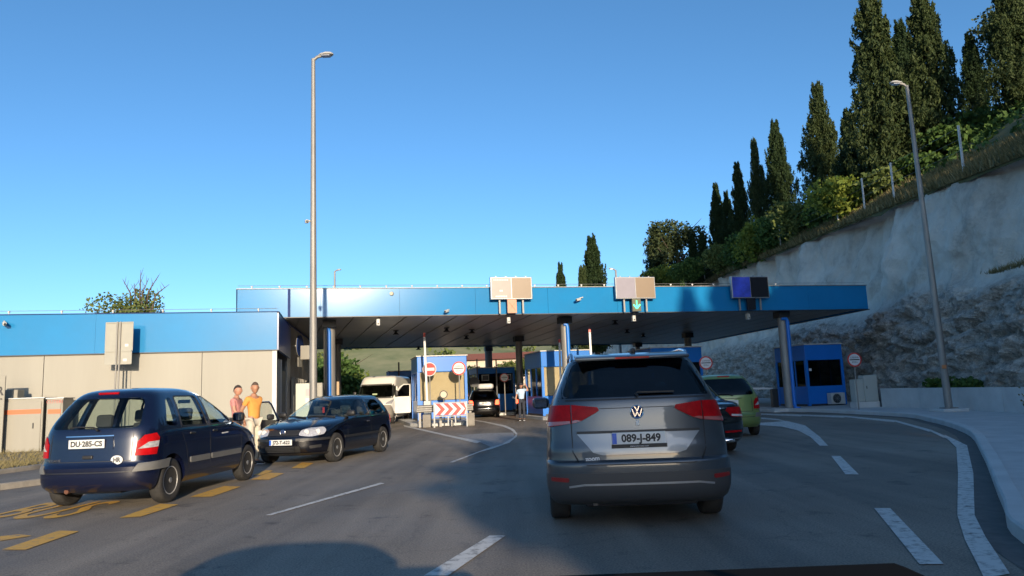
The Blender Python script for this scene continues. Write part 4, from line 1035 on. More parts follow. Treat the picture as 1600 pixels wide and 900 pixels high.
def trunk_mesh(name, h, r, seed, bend=.02, limbs=0, spread=.4):
    rng = random.Random(seed); mb = MB(); x = y = 0; pts = []
    for i in range(7): pts.append((x, y, h*i/6)); x += rng.uniform(-bend, bend)*h; y += rng.uniform(-bend, bend)*h
    mb.tube(pts, [r*(1-.75*i/6) for i in range(7)], 9)
    for k in range(limbs):
        i = rng.randint(2, 5); a = rng.uniform(0, 6.28); p = Vector(pts[i]); q = p+Vector((math.cos(a)*spread*h*.5, math.sin(a)*spread*h*.5, h*.22)); s = q+Vector((math.cos(a)*spread*h*.35, math.sin(a)*spread*h*.35, h*.18))
        mb.tube([p, q, s], [r*.4, r*.22, r*.07], 6)
    me = mb.mesh(name); smooth(me, 60); me.materials.append(BARK); return me
TRUNK = trunk_mesh('trunk', 1.0, .022, 5, bend=.0)
def cypress(px, Y, ptop, kind, label, wide=1.0, group='cypresses above the rock face', X=None, base=None, h=None):
    X = UY(px, max(20, ptop)+90, Y).x if X is None else X
    zb = (hill_z(X, Y) - .3) if base is None else base
    h = (UY(px, ptop, Y).z - zb) if h is None else h
    t = empty('cypress_tree', (X, Y, zb), random.uniform(0, 6), label, 'tree', group)
    tr = link_mesh('trunk', TRUNK, None, t); tr.scale = (h, h, h*.7)
    cr = link_mesh('crown', CYP[kind], None, t); cr.scale = (h*wide*random.uniform(.85, 1.15), h*wide*random.uniform(.9, 1.1), h*.985); cr.location = (0, 0, h*.015)
    return t
def blob_crown(name, seed, mat, centers, n, size, parent=None, flat=False):
    rng = random.Random(seed); pts = []
    tot = sum(r[0]*r[1]*r[2] for _, r in centers)
    for c, r in centers:
        for i in range(int(n*r[0]*r[1]*r[2]/tot)):
            d = Vector((rng.gauss(0,1), rng.gauss(0,1), rng.gauss(0,1))).normalized(); q = rng.random()**.35
            nn = 1+.35*noise.noise(Vector(d)*2.2+Vector(c))
            pts.append((Vector((c[0]+d.x*r[0]*q*nn, c[1]+d.y*r[1]*q*nn, c[2]+d.z*r[2]*q*nn)), size*rng.uniform(.6, 1.3)))
    vs, fs = leaf_quads(pts, 1, rng, flat); me = mesh_from(name, vs, fs, mat)
    return link_mesh(name, me, None, parent)
def broad_tree(name, loc, h, w, seed, mat, label, cat='tree', n=5000, size=.3, nb=9, group=None, trunk_h=.45, limbs=5):
    rng = random.Random(seed); t = empty(name, loc, 0, label, cat, group); cs = []
    for k in range(nb):
        a = rng.uniform(0, 6.28); rr = w*.32*rng.random()**.5; z = h*rng.uniform(trunk_h*.9, .86)
        s = w*rng.uniform(.16, .30); cs.append(((math.cos(a)*rr, math.sin(a)*rr, z), (s, s, s*.75)))
    cs.append(((0, 0, h*.7), (w*.3, w*.3, h*.22)))
    link_mesh('trunk', trunk_mesh('trunk', h*.75, max(.08, h*.028), seed, .03, limbs, w/h*.7), None, t)
    blob_crown('crown', seed, mat, cs, n, size, t); return t
def bush(loc, w, h, seed, mat, label, n=1800, size=.2, group=None):
    rng = random.Random(seed); cs = []
    for k in range(6): a = rng.uniform(0, 6.28); rr = w*.3*rng.random(); cs.append(((math.cos(a)*rr, math.sin(a)*rr, h*rng.uniform(.3, .65)), (w*.27, w*.27, h*.34)))
    o = blob_crown('bush', seed, mat, cs, n, size); o.location = loc
    return tag(o, label, 'bush', group)

# cypresses above the cut, from right to left
cypress(1590, 40, -70, 3, 'huge dark cypress cut off by the top right corner', 1.5)
cypress(1524, 52, 50, 0, 'dark pointed cypress right of the pair of giant ones, half hidden behind', 1.55)
cypress(1452, 45, -30, 1, 'giant olive-green cypress above the leaning lamp post', 1.45)
cypress(1370, 46, -25, 1, 'giant dark cypress left of the right-hand lamp post, taller than the picture', 1.6)
cypress(1333, 50, 170, 0, 'short dark cypress leaning on the left side of the giant one', 1.6)
cypress(1415, 56, 30, 0, 'shaded cypress filling the gap between the two giants', 1.3)
cypress(1283, 60, 126, 3, 'tall sunlit cypress standing alone between sky and rock edge', 1.35)
cypress(1217, 70, 186, 0, 'dark slim cone-shaped cypress with a sharp tip, left of the lone sunlit one', 1.35)
cypress(1185, 74, 214, 3, 'lighter thin cypress touching the dark cone-shaped one', 1.0)
cypress(1158, 78, 250, 2, 'narrow cypress fourth in the descending row, before the lighter thin one', 1.35)
cypress(1141, 82, 297, 0, 'small cypress between two taller narrow ones in the descending row', 1.25)
cypress(1124, 84, 283, 2, 'pencil-thin cypress at the low left end of the descending row', 1.45)
cypress(1103, 86, 362, 0, 'low dark cypress beside the pine, the right one of two', 1.8)
cypress(1088, 88, 368, 0, 'low dark cypress nearest to the spreading pine', 1.8)
cypress(1028, 92, 350, 0, 'dark cypress standing against the left of the spreading pine', 1.9)
cypress(929, 105, 366, 0, 'lone dark cypress rising over the middle of the blue canopy', 1.55, 'cypresses beyond the blue canopy', base=6)
cypress(913, 104, 413, 3, 'stubby light cypress at the foot of the taller one over the canopy', 1.2, 'cypresses beyond the blue canopy', base=6)
cypress(879, 108, 409, 0, 'small conical cypress left of the taller one over the canopy', 1.15, 'cypresses beyond the blue canopy', base=6)
def broad(px, Y, ptop, w, seed, mat, label, **k):
    X = UY(px, max(0, ptop)+60, Y).x; zb = hill_z(X, Y)-.3
    return broad_tree('pine_tree', (X, Y, zb), UY(px, ptop, Y).z-zb, w, seed, mat, label, **k)
broad(1056, 90, 335, 7.5, 11, LF_PINE, 'spreading pine with gaps in its crown on the far end of the ridge', n=6000, size=.28, nb=9)
broad(1612, 50, -20, 9, 12, LF_PINE, 'dark pine with open branches at the right edge of the picture', n=9000, size=.22, nb=12)
# low trees and bushes between the cypresses and the rock edge
random.seed(21)
hb = [(1560,44,180,7,LF_SCRUB,'large dark green thicket below the corner cypress'),(1500,44,215,6,LF_SCRUB,'broad bush at the feet of the giant cypresses, right of the lamp post'),
 (1440,44,240,5.5,LF_SCRUB,'dark bush behind the upper part of the leaning lamp post'),(1395,44,258,4,LF_OLIVE,'olive green bush left of the lamp post under the giant cypress'),
 (1330,46,268,5.5,LF_BRIGHT,'bright yellow-green bush below the giant cypresses'),(1290,52,290,5,LF_SCRUB,'round green bush at the foot of the lone sunlit cypress'),
 (1250,56,312,5,LF_OLIVE,'mid green bush right of the dark cone-shaped cypress'),(1215,60,330,4.5,LF_SCRUB,'rounded bush under the dark cone-shaped cypress'),
 (1180,64,338,5,LF_BRIGHT,'yellow-green bush in front of the lighter thin cypress'),(1150,70,352,5,LF_SCRUB,'dark bush at the foot of the descending row of cypresses'),
 (1120,76,378,5,LF_OLIVE,'olive bush below the pencil-thin cypress'),(1048,84,412,6,LF_BRIGHT,'pale yellow-green bush beneath the spreading pine'),(1080,80,400,5,LF_SCRUB,'green bush right of the spreading pine'),
 (1022,86,420,4,LF_OLIVE,'small bush at the left end of the ridge over the display board')]
for i, (px, Y, ptop, w, mat, label) in enumerate(hb):
    X = UY(px, ptop+30, Y).x; zb = hill_z(X, Y)-.4; h = max(1.6, UY(px, ptop, Y).z-zb)
    bush((X, Y, zb), w, h, 40+i, mat, label, n=2600, size=.24, group='bushes on the hillside')
# uncountable scrub and dry grass on the slope
def scrub():
    rng = random.Random(5); pts = []
    for i in range(2300):
        Y = rng.uniform(24, 125); d = .9+rng.random()**1.1*26; X = footx(Y)+topoff(Y)+d; z = hill_z(X, Y)
        if noise.noise(Vector((X*.25, Y*.25, 0))) < -.18: continue
        r = rng.uniform(.4, 1.2)*(1 if d > 3 else .25+.2*d)
        for k in range(26):
            v = Vector((rng.gauss(0,1), rng.gauss(0,1), abs(rng.gauss(0,1)))).normalized()*r*rng.random()**.4
            pts.append((Vector((X, Y, z-.1))+v, rng.uniform(.14, .34)))
    vs, fs = leaf_quads(pts, 1, rng); o = link_mesh('hillside_scrub', mesh_from('hillside_scrub', vs, fs, LF_SCRUB))
    tag(o, 'green scrub covering the slope between the cypresses', 'scrub', kind='stuff')
    vs, fs = [], []
    for i in range(42000):
        Y = 18+rng.random()**1.3*100; d = rng.gauss(.5, 1.0)
        if d < -.5: d = rng.uniform(-.3, 1)
        X = footx(Y)+topoff(Y)+d; z = hill_z(X, Y)-.05 if d > 0 else topz(Y)-.25
        h = rng.uniform(.2, .55)*(1+.5*noise.noise(Vector((Y*.4, 0, 0)))); a = rng.uniform(0, 6.28); lx, ly = math.cos(a)*h*.4-.1, math.sin(a)*h*.4; w = .03+.012*Y/20
        n = len(vs); vs += [(X-math.sin(a)*w, Y+math.cos(a)*w, z), (X+math.sin(a)*w, Y-math.cos(a)*w, z), (X+lx, Y+ly, z+h)]; fs.append((n, n+1, n+2))
    o = link_mesh('dry_grass', mesh_from('dry_grass', vs, fs, LF_DRY)); tag(o, 'dry yellow grass hanging over the top edge of the rock face', 'grass', kind='stuff')
    # weeds on the ledge and at the foot of the rock
    vs, fs = [], []
    for i in range(9000):
        t = rng.random()
        if t < .72:
            Y = rng.uniform(9, 27); X = 15.15+rng.gauss(0, .12); z = KZ; 
            if Y > 20.5: continue
        elif t < .86: Y = rng.uniform(20, 34); X = footx(Y)-.35+rng.gauss(0, .2); z = .1
        else: Y = rng.uniform(20, 27); X = footx(Y)+.9+rng.gauss(0, .15); z = 5.0
        h = rng.uniform(.05, .28); a = rng.uniform(0, 6.28); w = .012
        n = len(vs); vs += [(X-w, Y, z), (X+w, Y, z), (X+math.cos(a)*h*.5, Y+math.sin(a)*h*.5, z+h)]; fs.append((n, n+1, n+2))
    o = link_mesh('roadside_weeds', mesh_from('roadside_weeds', vs, fs, LF_DRY)); tag(o, 'dry weeds along the foot of the low concrete wall', 'grass', kind='stuff')
    vs, fs = [], []
    for i in range(8000):
        Y = rng.uniform(9, 22.5); X = rng.uniform(-16, -10.45) if rng.random() < .6 else -10.6-abs(rng.gauss(0, .8)); z = .16
        if noise.noise(Vector((X*.8, Y*.8, 2))) < -.15: continue
        h = rng.uniform(.03, .16); a = rng.uniform(0, 6.28); w = .010
        n = len(vs); vs += [(X-w, Y, z), (X+w, Y, z), (X+math.cos(a)*h*.8, Y+math.sin(a)*h*.8, z+h)]; fs.append((n, n+1, n+2))
    o = link_mesh('verge_grass', mesh_from('verge_grass', vs, fs, LF_DRY)); tag(o, 'short dry grass on the strip in front of the cream building', 'grass', kind='stuff')
scrub()
bush((16.55, 28.9, .72), 1.3, .6, 71, LF_SCRUB, 'dark leafy bush growing out of the rock left of the lamp post foot', n=1300, size=.13)
bush((16.45, 27.1, .72), 1.1, .55, 72, LF_SCRUB, 'leafy shrub on the rock directly behind the lamp post foot', n=1000, size=.13)
b_ = bush((15.1, 22.0, KZ), .5, .9, 73, LF_DRY, 'thin dry weed standing against the low concrete wall at the right edge', n=90, size=.06)

# trees beyond the post, seen over the office roof and under the canopy
t = broad_tree('leafless_tree', (XY(210, 60), 60, 0), UY(210, 462, 60).z*1.10, 6.6, 81, LF_OLIVE, 'round olive tree with bare dead branches on top, over the blue office roof', n=4200, size=.22, nb=8, trunk_h=.7)
dead = MB(); bx = XY(212, 60); zt = UY(212, 470, 60).z
for dx, dz, sx in ((0, 2.6, .1), (1.5, 2.1, .8), (-1.5, 1.9, -.7), (.7, 1.9, .3), (-.5, 1.5, -.3), (2.4, 1.3, 1.4)):
    dead.tube([(bx+sx*.3, 60, zt-4), (bx+sx, 60, zt+dz*.35), (bx+dx, 60.2, zt+dz)], [.11, .06, .015], 6)
    for q in range(3): dead.tube([(bx+sx+(dx-sx)*(.2+.25*q), 60.1, zt+dz*(.4+.18*q)), (bx+sx+(dx-sx)*(.2+.25*q)+random.uniform(-.5, .5), 60.3, zt+dz*(.6+.18*q)+.3)], [.03, .008], 5)
o = dead.build('dead_branches', BARK, t); o.location = -t.location
broad_tree('bush_tree', (XY(150, 58), 58, 0), UY(150, 484, 58).z, 2.2, 82, LF_OLIVE, 'low bush top just showing over the roof, left of the round olive tree', n=500, size=.2, nb=4)
broad_tree('bush_tree', (XY(268, 62), 62, 0), UY(268, 478, 62).z, 2.6, 83, LF_OLIVE, 'low bush top over the roof at the right of the round olive tree', n=600, size=.2, nb=4)
broad_tree('broadleaf_tree', (XY(528, 62), 62, 0), 5.4, 6.5, 84, LF_SCRUB, 'green broadleaf tree seen under the canopy beside the blue downpipe', n=4500, size=.3, nb=9, trunk_h=.3)
broad_tree('broadleaf_tree', (XY(490, 58), 58, 0), 5.0, 5, 85, LF_SCRUB, 'shaded tree between the office annexe and the first canopy column', n=3000, size=.3, nb=8, trunk_h=.2)
broad_tree('broadleaf_tree', (XY(560, 68), 68, 0), 3.6, 6, 86, LF_BRIGHT, 'yellow-green bushy tree left of the white van', n=3000, size=.25, nb=8, trunk_h=.15)
broad_tree('broadleaf_tree', (XY(738, 62), 62, 0), 3.9, 3.6, 87, LF_BRIGHT, 'slender light green tree between the two toll booths', n=1800, size=.2, nb=8, trunk_h=.2)
broad_tree('broadleaf_tree', (XY(806, 66), 66, 0), 4.4, 3.4, 88, LF_OLIVE, 'green tree beside the column behind the policeman', n=1800, size=.22, nb=7, trunk_h=.3)
broad_tree('broadleaf_tree', (XY(838, 80), 80, 0), 5.6, 6, 89, LF_SCRUB, 'green tree beyond the far end of the right-hand booth lane', n=2500, size=.28, nb=8, trunk_h=.2)
random.seed(33)
# trees behind the viewer: they throw the shade over the right-hand lanes
# (X, Y, height, width)
SHADE = [(9.4,-26,11.0,5.6),(13.8,-27,12.5,6),(12.6,-36,14.0,6),(7.7,-19.5,8.0,4.0),(11.5,-15,9,5),(14.0,-12,10,4),(17.3,-30,14.5,6)]
for i, (X, Y, h, w) in enumerate(SHADE):
    broad_tree('roadside_tree', (X, Y, 0), h, w, 100+i, LF_SCRUB, 'dense roadside tree behind the queue of cars', n=9000, size=.42, nb=16, trunk_h=.25, group='trees behind the viewer')
for i, (X, Y, h) in enumerate([(20.6,-27,9),(22.6,-29,9),(21.2,-20,9),(24.6,-30,9.5),(27.4,-29,11),(30.2,-27,11),(22.5,-22,8),(19.5, 14, 9), (21.5, 9, 11), (24, 4, 12), (20.5, 0, 9), (26, 14, 11), (23, -8, 12), (21, 18, 8)]):
    cypress(0, Y, 0, i % 4, 'dark cypress on the slope outside the picture, right of the camera', 1.7, 'cypresses right of the camera', X=X, h=h)
for i, (X, Y, w_, h_) in enumerate([(20.3,-25,6,5.5),(19.9,-19,5,5),(20.6,-31,6,6),(20.2,-12,5,4.5)]):  # unseen bushes added to close a sun gap over the right-hand road
    bush((X, Y, hill_z(X, Y)-.4), w_, h_, 140+i, LF_SCRUB, 'unseen broad bush added on the rock behind the camera to block the sun', n=5000, size=.34, group='added bushes behind the viewer')
# fence along the top of the cut
fence = empty('hill_fence', (18, 30, 9), 0, 'wire fence on thin pale posts running up along the top of the rock face', 'fence')
fp = [(1505,30,215,262),(1399,36,263,302),(1353,40,285,318),(1311,44,303,342),(1240,51,338,372),(1221,54,352,380),(1173,60,373,403),(1147,64,383,410),(1122,68,396,421),(1102,72,408,430),(1066,80,418,440)]
fp = fp
pts = []
pm = MB().box((0, 0, .0), (.075, .075, 1)).mesh('fence_post'); pm.materials.append(WHITE)
for px, Y0, pt1, pb in fp:
    # put each post on the slope a little behind the edge
    best = min((abs(proj((footx(Y)+topoff(Y)+.02, Y, hill_z(footx(Y)+topoff(Y)+.02, Y)))[0]-px), Y) for Y in [20+.25*k for k in range(300)])[1]
    b = Vector((footx(best)+topoff(best)+.02, best, 0)); b.z = hill_z(b.x, best); tz = b.z+max(1.7, (pb-pt1)/F*best)+.5
    o = link_mesh('fence_post', pm, None, fence); o.location = Vector((b.x, best, (b.z+tz)/2-.1))-fence.location; o.scale = (1, 1, max(1.2, tz-b.z+.2)); pts.append(Vector((b.x, best, tz)))
wr_ = MB()
for a, b in zip(pts, pts[1:]):
    for dz in (-.1, -.6, -1.1): wr_.tube([a+Vector((0,0,dz)), b+Vector((0,0,dz))], .006, 4)
o = wr_.build('fence_wire', GREYM, fence); o.location = -fence.location
# ------------------------------------------------------------------ canopy
ZC, ZT = 4.62, 5.75
FL, FR_ = U(371, 452, ZT), U(1353, 446, ZT)
FL = Vector((FL.x, FL.y, 0)); FR_ = Vector((FR_.x, FR_.y, 0))
BR = U(1087, 536, ZC); BR.z = 0; BL = U(520, 553, ZC); BL.z = 0
ax = (FR_-FL).normalized(); ay = Vector((-ax.y, ax.x, 0)); ROT = math.atan2(ax.y, ax.x)
BLx = FL*1.62; SL = FL + (BR-FR_)
can = empty('border_canopy', (FL+FR_)/2, 0, 'long flat canopy with a bright blue fascia spanning all the border lanes', 'canopy')
co = can.location
def loc(p, z=0): return (p.x-co.x, p.y-co.y, z)
quad = [FL, FR_, BR, BLx]
qi = [FL+ay*.15+ax*.2, FR_+ay*.15-ax*.25, BR-ay*.15-ax*.2, BLx-ay*.15+ax*.4]
mb = MB(); mb.prism([(p.x-co.x, p.y-co.y) for p in qi], ZC+.06, ZC+.3); mb.build('ceiling_deck', CEIL, can)
# soffit strips: long panels with shadow gaps
so = MB(); nst = 26
for i in range(nst):
    a, b = i/nst+.0012, (i+1)/nst-.0012
    p = [qi[0].lerp(qi[1], a), qi[0].lerp(qi[1], b), qi[3].lerp(qi[2], b), qi[3].lerp(qi[2], a)]
    so.prism([(q.x-co.x, q.y-co.y) for q in p], ZC+.02, ZC+.057)
so.build('soffit_panels', CEIL, can)
MB().prism([(p.x-co.x, p.y-co.y) for p in qi], ZT-.25, ZT-.1).build('roof', GREYM, can)
def fascia(a, b, n, name='fascia_panel'):
    d = (b-a).normalized(); nrm = Vector((d.y, -d.x, 0)); L = (b-a).length
    for i in range(n):
        p, q = a+d*(L*i/n+.004), a+d*(L*(i+1)/n-.004)
        w = MB(); w.add([loc(p, ZC), loc(q, ZC), loc(q, ZT), loc(p, ZT), loc(p-nrm*.08, ZC), loc(q-nrm*.08, ZC), loc(q-nrm*.08, ZT), loc(p-nrm*.08, ZT)], [(0,1,2,3),(7,6,5,4),(0,4,5,1),(1,5,6,2),(2,6,7,3),(3,7,4,0)]); w.build(name, BLUE, can)
    cp = MB(); c1, c2 = a+nrm*.015, b+nrm*.015
    cp.bar(Vector(loc(c1, ZT+.012))-Vector((nrm.x*.05, nrm.y*.05, 0)), Vector(loc(c2, ZT+.012))-Vector((nrm.x*.05, nrm.y*.05, 0)), .16, .03); cp.build('roof_edge_cap', GALV, can)
    cp = MB(); cp.bar(loc(c1, ZC-.018), loc(c2, ZC-.018), .10, .035); cp.build('drip_edge', DKMET, can)
fascia(FL, FR_, 9); fascia(FR_, BR, 7); fascia(BR, BLx, 9); fascia(BLx, FL, 7)
# dark vertical joint near the left end, seen over the office roof
k = (UY(449, 470, FL.y+.6)-FL).dot(ax); j = FL+ax*2.02
MB().box(loc(FL+ax*1.95-ay*.02, (ZC+ZT)/2), (.10, .05, ZT-ZC-.02), rz=ROT).build('dark_joint', DKBLUE, can)
for i in range(27):
    p = FL.lerp(FR_, (i+.5)/27)+ay*.12; rp = MB(); rp.tube([loc(p, ZT+.02), loc(p, ZT+.10)], .022, 6); rp.box(loc(p, ZT+.11), (.07, .07, .04)); rp.build('roof_rod_holder', WHITE, can)
lr = MB(); lr.tube([loc(FL+ay*.12, ZT+.15), loc(FR_+ay*.12, ZT+.15)], .008, 4); lr.build('lightning_wire', GALV, can)
def column(px, Y, pipe, zb=.0, r=.17, side=1, name='column'):
    c = empty(name, (XY(px, Y)-co.x, Y-co.y, 0)); c.parent = can
    m = MB(); m.tube([(0,0,zb),(0,0,ZC-.28)], r, 24); m.build('shaft', GALV, c, sm=40)
    MB().box((0, 0, ZC-.15), (.55, .55, .3), rz=ROT).build('column_head', DKMET, c)
    MB().box((0, 0, zb+.02), (.6, .6, .03), rz=ROT).build('base_plate', DKMET, c)
    if pipe:
        x = .17*side; m = MB(); m.tube([(-.1*side, -.22, ZC-.34), (x-.03, -.22, ZC-.36), (x, -.22, ZC-.5), (x, -.2, .3), (x+.02, -.22, .14), (x+.22, -.26, .09)], .085, 12)
        m.build('downpipe', BLUE2, c, sm=50)
    return c
column(515, 31.0, True, r=.24, side=.25); column(887, 33.2, True, side=.6, r=.2); column(1231, 34.6, True, side=1, r=.2)
column(528, 41, False); column(813, 44, False, r=.2); column(1080, 46.5, False, r=.22)
column(765, 53, False, r=.26); column(620, 52, False) if False else None
column(1000, 55, False)
# down lights and beam stubs below the soffit
for px, Y in ((740, 38), (731, 42), (967, 36), (985, 42), (655, 50), (700, 36.5), (1010, 46), (620, 37)):
    X = XY(px, Y); l = empty('ceiling_lamp', (X-co.x, Y-co.y, ZC)); l.parent = can
    MB().lathe([(0, .05), (-.12, .09), (-.16, .16), (-.19, .17)][::-1], c=(0,0,0), axis='Z', seg=14).build('lamp_body', DKMET, l, sm=40)
    MB().tube([(0,0,.04),(0,0,-.02)], .14, 10).build('mount', DKMET, l)
# traffic islands under the booths
def island(pts, z=.14):
    m = MB(); m.prism(pts, 0, z); o = m.build('traffic_island', CONC); return struct(o)
def P2(px, Y, dy=0): return (XY(px, Y), Y)

# ------------------------------------------------------------------ lane display boards on the fascia
def display(px0, px1, py0, py1, screens, sig, label):
    # stands 0.25 m in front of the fascia, parallel with it
    pxm = (px0+px1)/2; tt = 0
    # intersect the ray with the fascia line
    n = Vector((ax.y, -ax.x, 0))
    def hit(px, py, off): d = ray(px, py); t = ((FL+n*off).dot(n))/Vector((d.x, d.y, 0)).dot(n); return Vector((0,0,CAM_H))+d*t
    c = hit(pxm, (py0+py1)/2, .28); a = hit(px0, (py0+py1)/2, .28); b = hit(px1, (py0+py1)/2, .28)
    w = (b-a).length; h = abs(hit(pxm, py0, .28).z-hit(pxm, py1, .28).z)
    r = empty('lane_display', (c.x, c.y, ZC), ROT, label, 'display board', 'display boards on the canopy edge')
    z = c.z-ZC
    MB().box((0, 0, z), (w, .16, h), bev=.02).build('frame', GREYM if screens[0] is not SCREEN_D else DKMET, r)
    for s, m in ((-1, screens[0]), (1, screens[1])):
        MB().box((s*(w/4-.015), -.085, z), (w/2-.06, .02, h-.09)).build('screen', m, r)
    if screens[0] is SCREEN_G2:
        x0 = -w/4-.3
        for (dz, n_, hh) in ((h*.36, 9, .05), (-h*.12, 2, .07), (-h*.37, 7, .06)):
            q = MB()
            for k_ in range(n_): q.box((-w/4+(k_-(n_-1)/2)*.072, -.098, z+dz), (.05, .004, hh))
            q.build('pixel_row', SIGNW, r)
    for s in (-1, 1): MB().box((s*w*.28, .06, (z-h/2)/2+.02), (.07, .05, z-h/2+.04)).build('bracket', GALV if screens[0] is not SCREEN_D else DKMET, r)
    if screens[0] is not SCREEN_D:
        for k_ in range(4): MB().box((-w*.36+k_*w*.24, 0, z+h/2+.02), (.05, .05, .04)).build('lifting_lug', GREYM, r)
    sw_, sh_ = .40, (z-h/2)-.0; zs = (z-h/2)/2
    MB().box((0.0, -.02, zs), (sw_, .14, sh_), bev=.01).build('signal_box', sig, r)
    return r, z, w, h, zs, sh_
SCREEN_G2 = pmat('display_pale', (.31, .26, .235), .4, var=.05, vscale=2)
r, z, w, h, zs, sh_ = display(766, 831, 433, 468, (SCREEN_G2, SCREEN_T), DIM_ORANGE, 'tan display board with faint white marks, over an orange signal box')
xx = MB()
for s in (-1, 1): xx.bar((-.13, -.097, zs-s*.17), (.13, -.097, zs+s*.17), .03, .006)
xx.build('dim_cross', pmat('dim_cross_paint', (.5, .18, .10), .5), r)
r, z, w, h, zs, sh_ = display(961, 1023, 433, 467, (SCREEN_G, SCREEN_T), pmat('olive_signal_box', (.10, .10, .06), .5), 'grey and tan display board over the lit green arrow')
ar = MB(); ar.box((0, -.10, zs+.07), (.045, .012, .26)); ar.bar((-.15, -.10, zs+.02), (0, -.10, zs-.15), .012, .06); ar.bar((.15, -.10, zs+.02), (0, -.10, zs-.15), .012, .06)
ar.build('green_arrow', GREENLED, r)
display(1142, 1200, 432, 466, (pmat('display_blue', (.05, .08, .50), .35, var=.5, vscale=1.5), SCREEN_D), SCREEN_D, 'dark display board in the shade, one half blue and one half black')

def cctv(p, rz, label, hanging=True, dome=False, name='security_camera', mount=(0, 0, .18)):
    r = empty(name, p, rz, label, 'camera')
    MB().tube([(0, 0, 0), mount], .025, 8).build('arm', WHITE, r)
    MB().box((0, -.06, -.06), (.11, .30, .11), rx=R(12), bev=.03).build('housing', WHITE, r, sm=40)
    MB().lathe([(-.012, .035), (.01, .04)], c=(0, -.215, -.09), axis='Y', seg=12).build('lens', BLKP, r)
    return r
def on_fascia(px, py, off):
    n = Vector((ax.y, -ax.x, 0)); d = ray(px, py); t = ((FL+n*off).dot(n))/Vector((d.x, d.y, 0)).dot(n); return Vector((0,0,CAM_H))+d*t
def hangbox(px, Y, z0, label):
    p = Vector((XY(px, Y), Y, z0)); r = empty('hanging_camera', p, ROT, label, 'camera', 'cameras under the canopy edge')
    MB().tube([(0,0,0),(0,0,-.12)], .03, 8).build('arm', GREYM, r); MB().box((0, -.03, -.24), (.15, .22, .28), bev=.03).build('housing', WHITE, r, sm=40)
    MB().lathe([(0,.03),(.01,.03)], c=(0,-.145,-.30), axis='Y', seg=10).build('lens', BLKP, r)
hangbox(592, on_fascia(592, 500, -.3).y, ZC, 'white camera hanging under the canopy edge between the pole and the first display board')
hangbox(798, on_fascia(798, 500, -.3).y, ZC, 'white camera hanging below the orange signal box')
hangbox(996, on_fascia(996, 490, -.3).y, ZC, 'white camera hanging below the green arrow signal')
hangbox(1177, on_fascia(1177, 490, -.3).y, ZC, 'shaded camera hanging below the dark display board')
cctv(on_fascia(905, 466, .22), ROT+R(-55), 'white security camera on the blue fascia between two display boards', mount=(.05, .2, .05))
cctv(on_fascia(699, 484, .16), ROT+R(-35), 'small dark camera on the bright part of the fascia left of the first display board', mount=(0, .15, .02))
f_ = MB().lathe([(-.09, .07), (-.03, .085), (.0, .09)], c=on_fascia(612, 459, .0), axis='Y', seg=14).build('fascia_lamp', pmat('beige_lamp', (.5, .42, .3), .4)); tag(f_, 'small round beige lamp on the blue fascia above the hanging camera', 'lamp')

# ------------------------------------------------------------------ office building on the left
ZB, ZBT = 3.05, 4.30
A0, A1 = U(0, 493, ZBT), U(433, 488, ZBT); A0.z = A1.z = 0
bd = (A1-A0).normalized(); bn = Vector((bd.y, -bd.x, 0)); bdeg = math.atan2(bd.y, bd.x); A0 = A1-bd*22
S1 = U(452, 513, ZBT); S1.z = 0; sd = (S1-A1).normalized()
off_ = empty('office_building', A1, 0, 'low cream office building with a bright blue fascia along its flat roof', 'building')
def ol(p, z): return (p.x-A1.x, p.y-A1.y, z)
def wallbox(a, b, z0, z1, th, mat, name, parent, out=0.0, L=ol):
    d = (b-a).normalized(); n = Vector((d.y, -d.x, 0)); a_, b_ = a+n*out, b+n*out
    return MB().add([L(a_, z0), L(b_, z0), L(b_, z1), L(a_, z1), L(a_-n*th, z0), L(b_-n*th, z0), L(b_-n*th, z1), L(a_-n*th, z1)], [(0,1,2,3),(7,6,5,4),(0,4,5,1),(1,5,6,2),(2,6,7,3),(3,7,4,0)]).build(name, mat, parent)
# cladding panels with open joints, dark plinth
dists = [0]
for px in (433-118, 433-366):   # joints at px 315 and 67
    d = ray(px, 600); nn = bn; t = A1.dot(nn)/Vector((d.x, d.y, 0)).dot(nn); hitp = Vector((d.x*t, d.y*t, 0)); dists.append((A1-hitp).length)
step = dists[2]-dists[1]; dists += [dists[2]+step, dists[2]+2*step, 22]
for a, b in zip(dists, dists[1:]): wallbox(A1-bd*(b-.01), A1-bd*(a+.01), .35, ZB, .12, CREAM, 'wall_panel', off_)
wallbox(A1-bd*22, A1, .12, .36, .10, DKMET, 'plinth', off_, out=-.02)
wallbox(A1-bd*22, A1, .3, ZB, .05, pmat('joint_grey', (.2, .2, .19), .8), 'joint_backing', off_, out=-.07)
for i in range(4): wallbox(A1-bd*(5.5*(i+1)-.004), A1-bd*(5.5*i), ZB, ZBT, .10, BLUE, 'fascia_panel', off_, out=.06)
wallbox(A1-bd*22, A1+bd*.06, ZB-.03, ZB-.002, .14, DKMET, 'fascia_drip', off_, out=.075)
wallbox(A1-bd*22, A1+bd*.06, ZBT+.002, ZBT+.03, .16, DKBLUE, 'roof_edge_cap', off_, out=.08)
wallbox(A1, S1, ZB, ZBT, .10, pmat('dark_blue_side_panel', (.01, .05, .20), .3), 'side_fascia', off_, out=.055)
wallbox(A1, S1, ZBT+.002, ZBT+.03, .16, DKBLUE, 'roof_edge_cap', off_, out=.07)
MB().prism([ol(A1-bd*22-bn*.1, 0)[:2], ol(A1-bn*.1, 0)[:2], ol(S1, 0)[:2], ol(S1-bd*22+Vector((0,2,0)), 0)[:2]], ZBT-.3, ZBT-.15).build('roof', GREYM, off_)
wallbox(A1-bd*.14, A1-bd*.0, .1, ZB, .14, WHITE, 'corner_post', off_, out=.012)
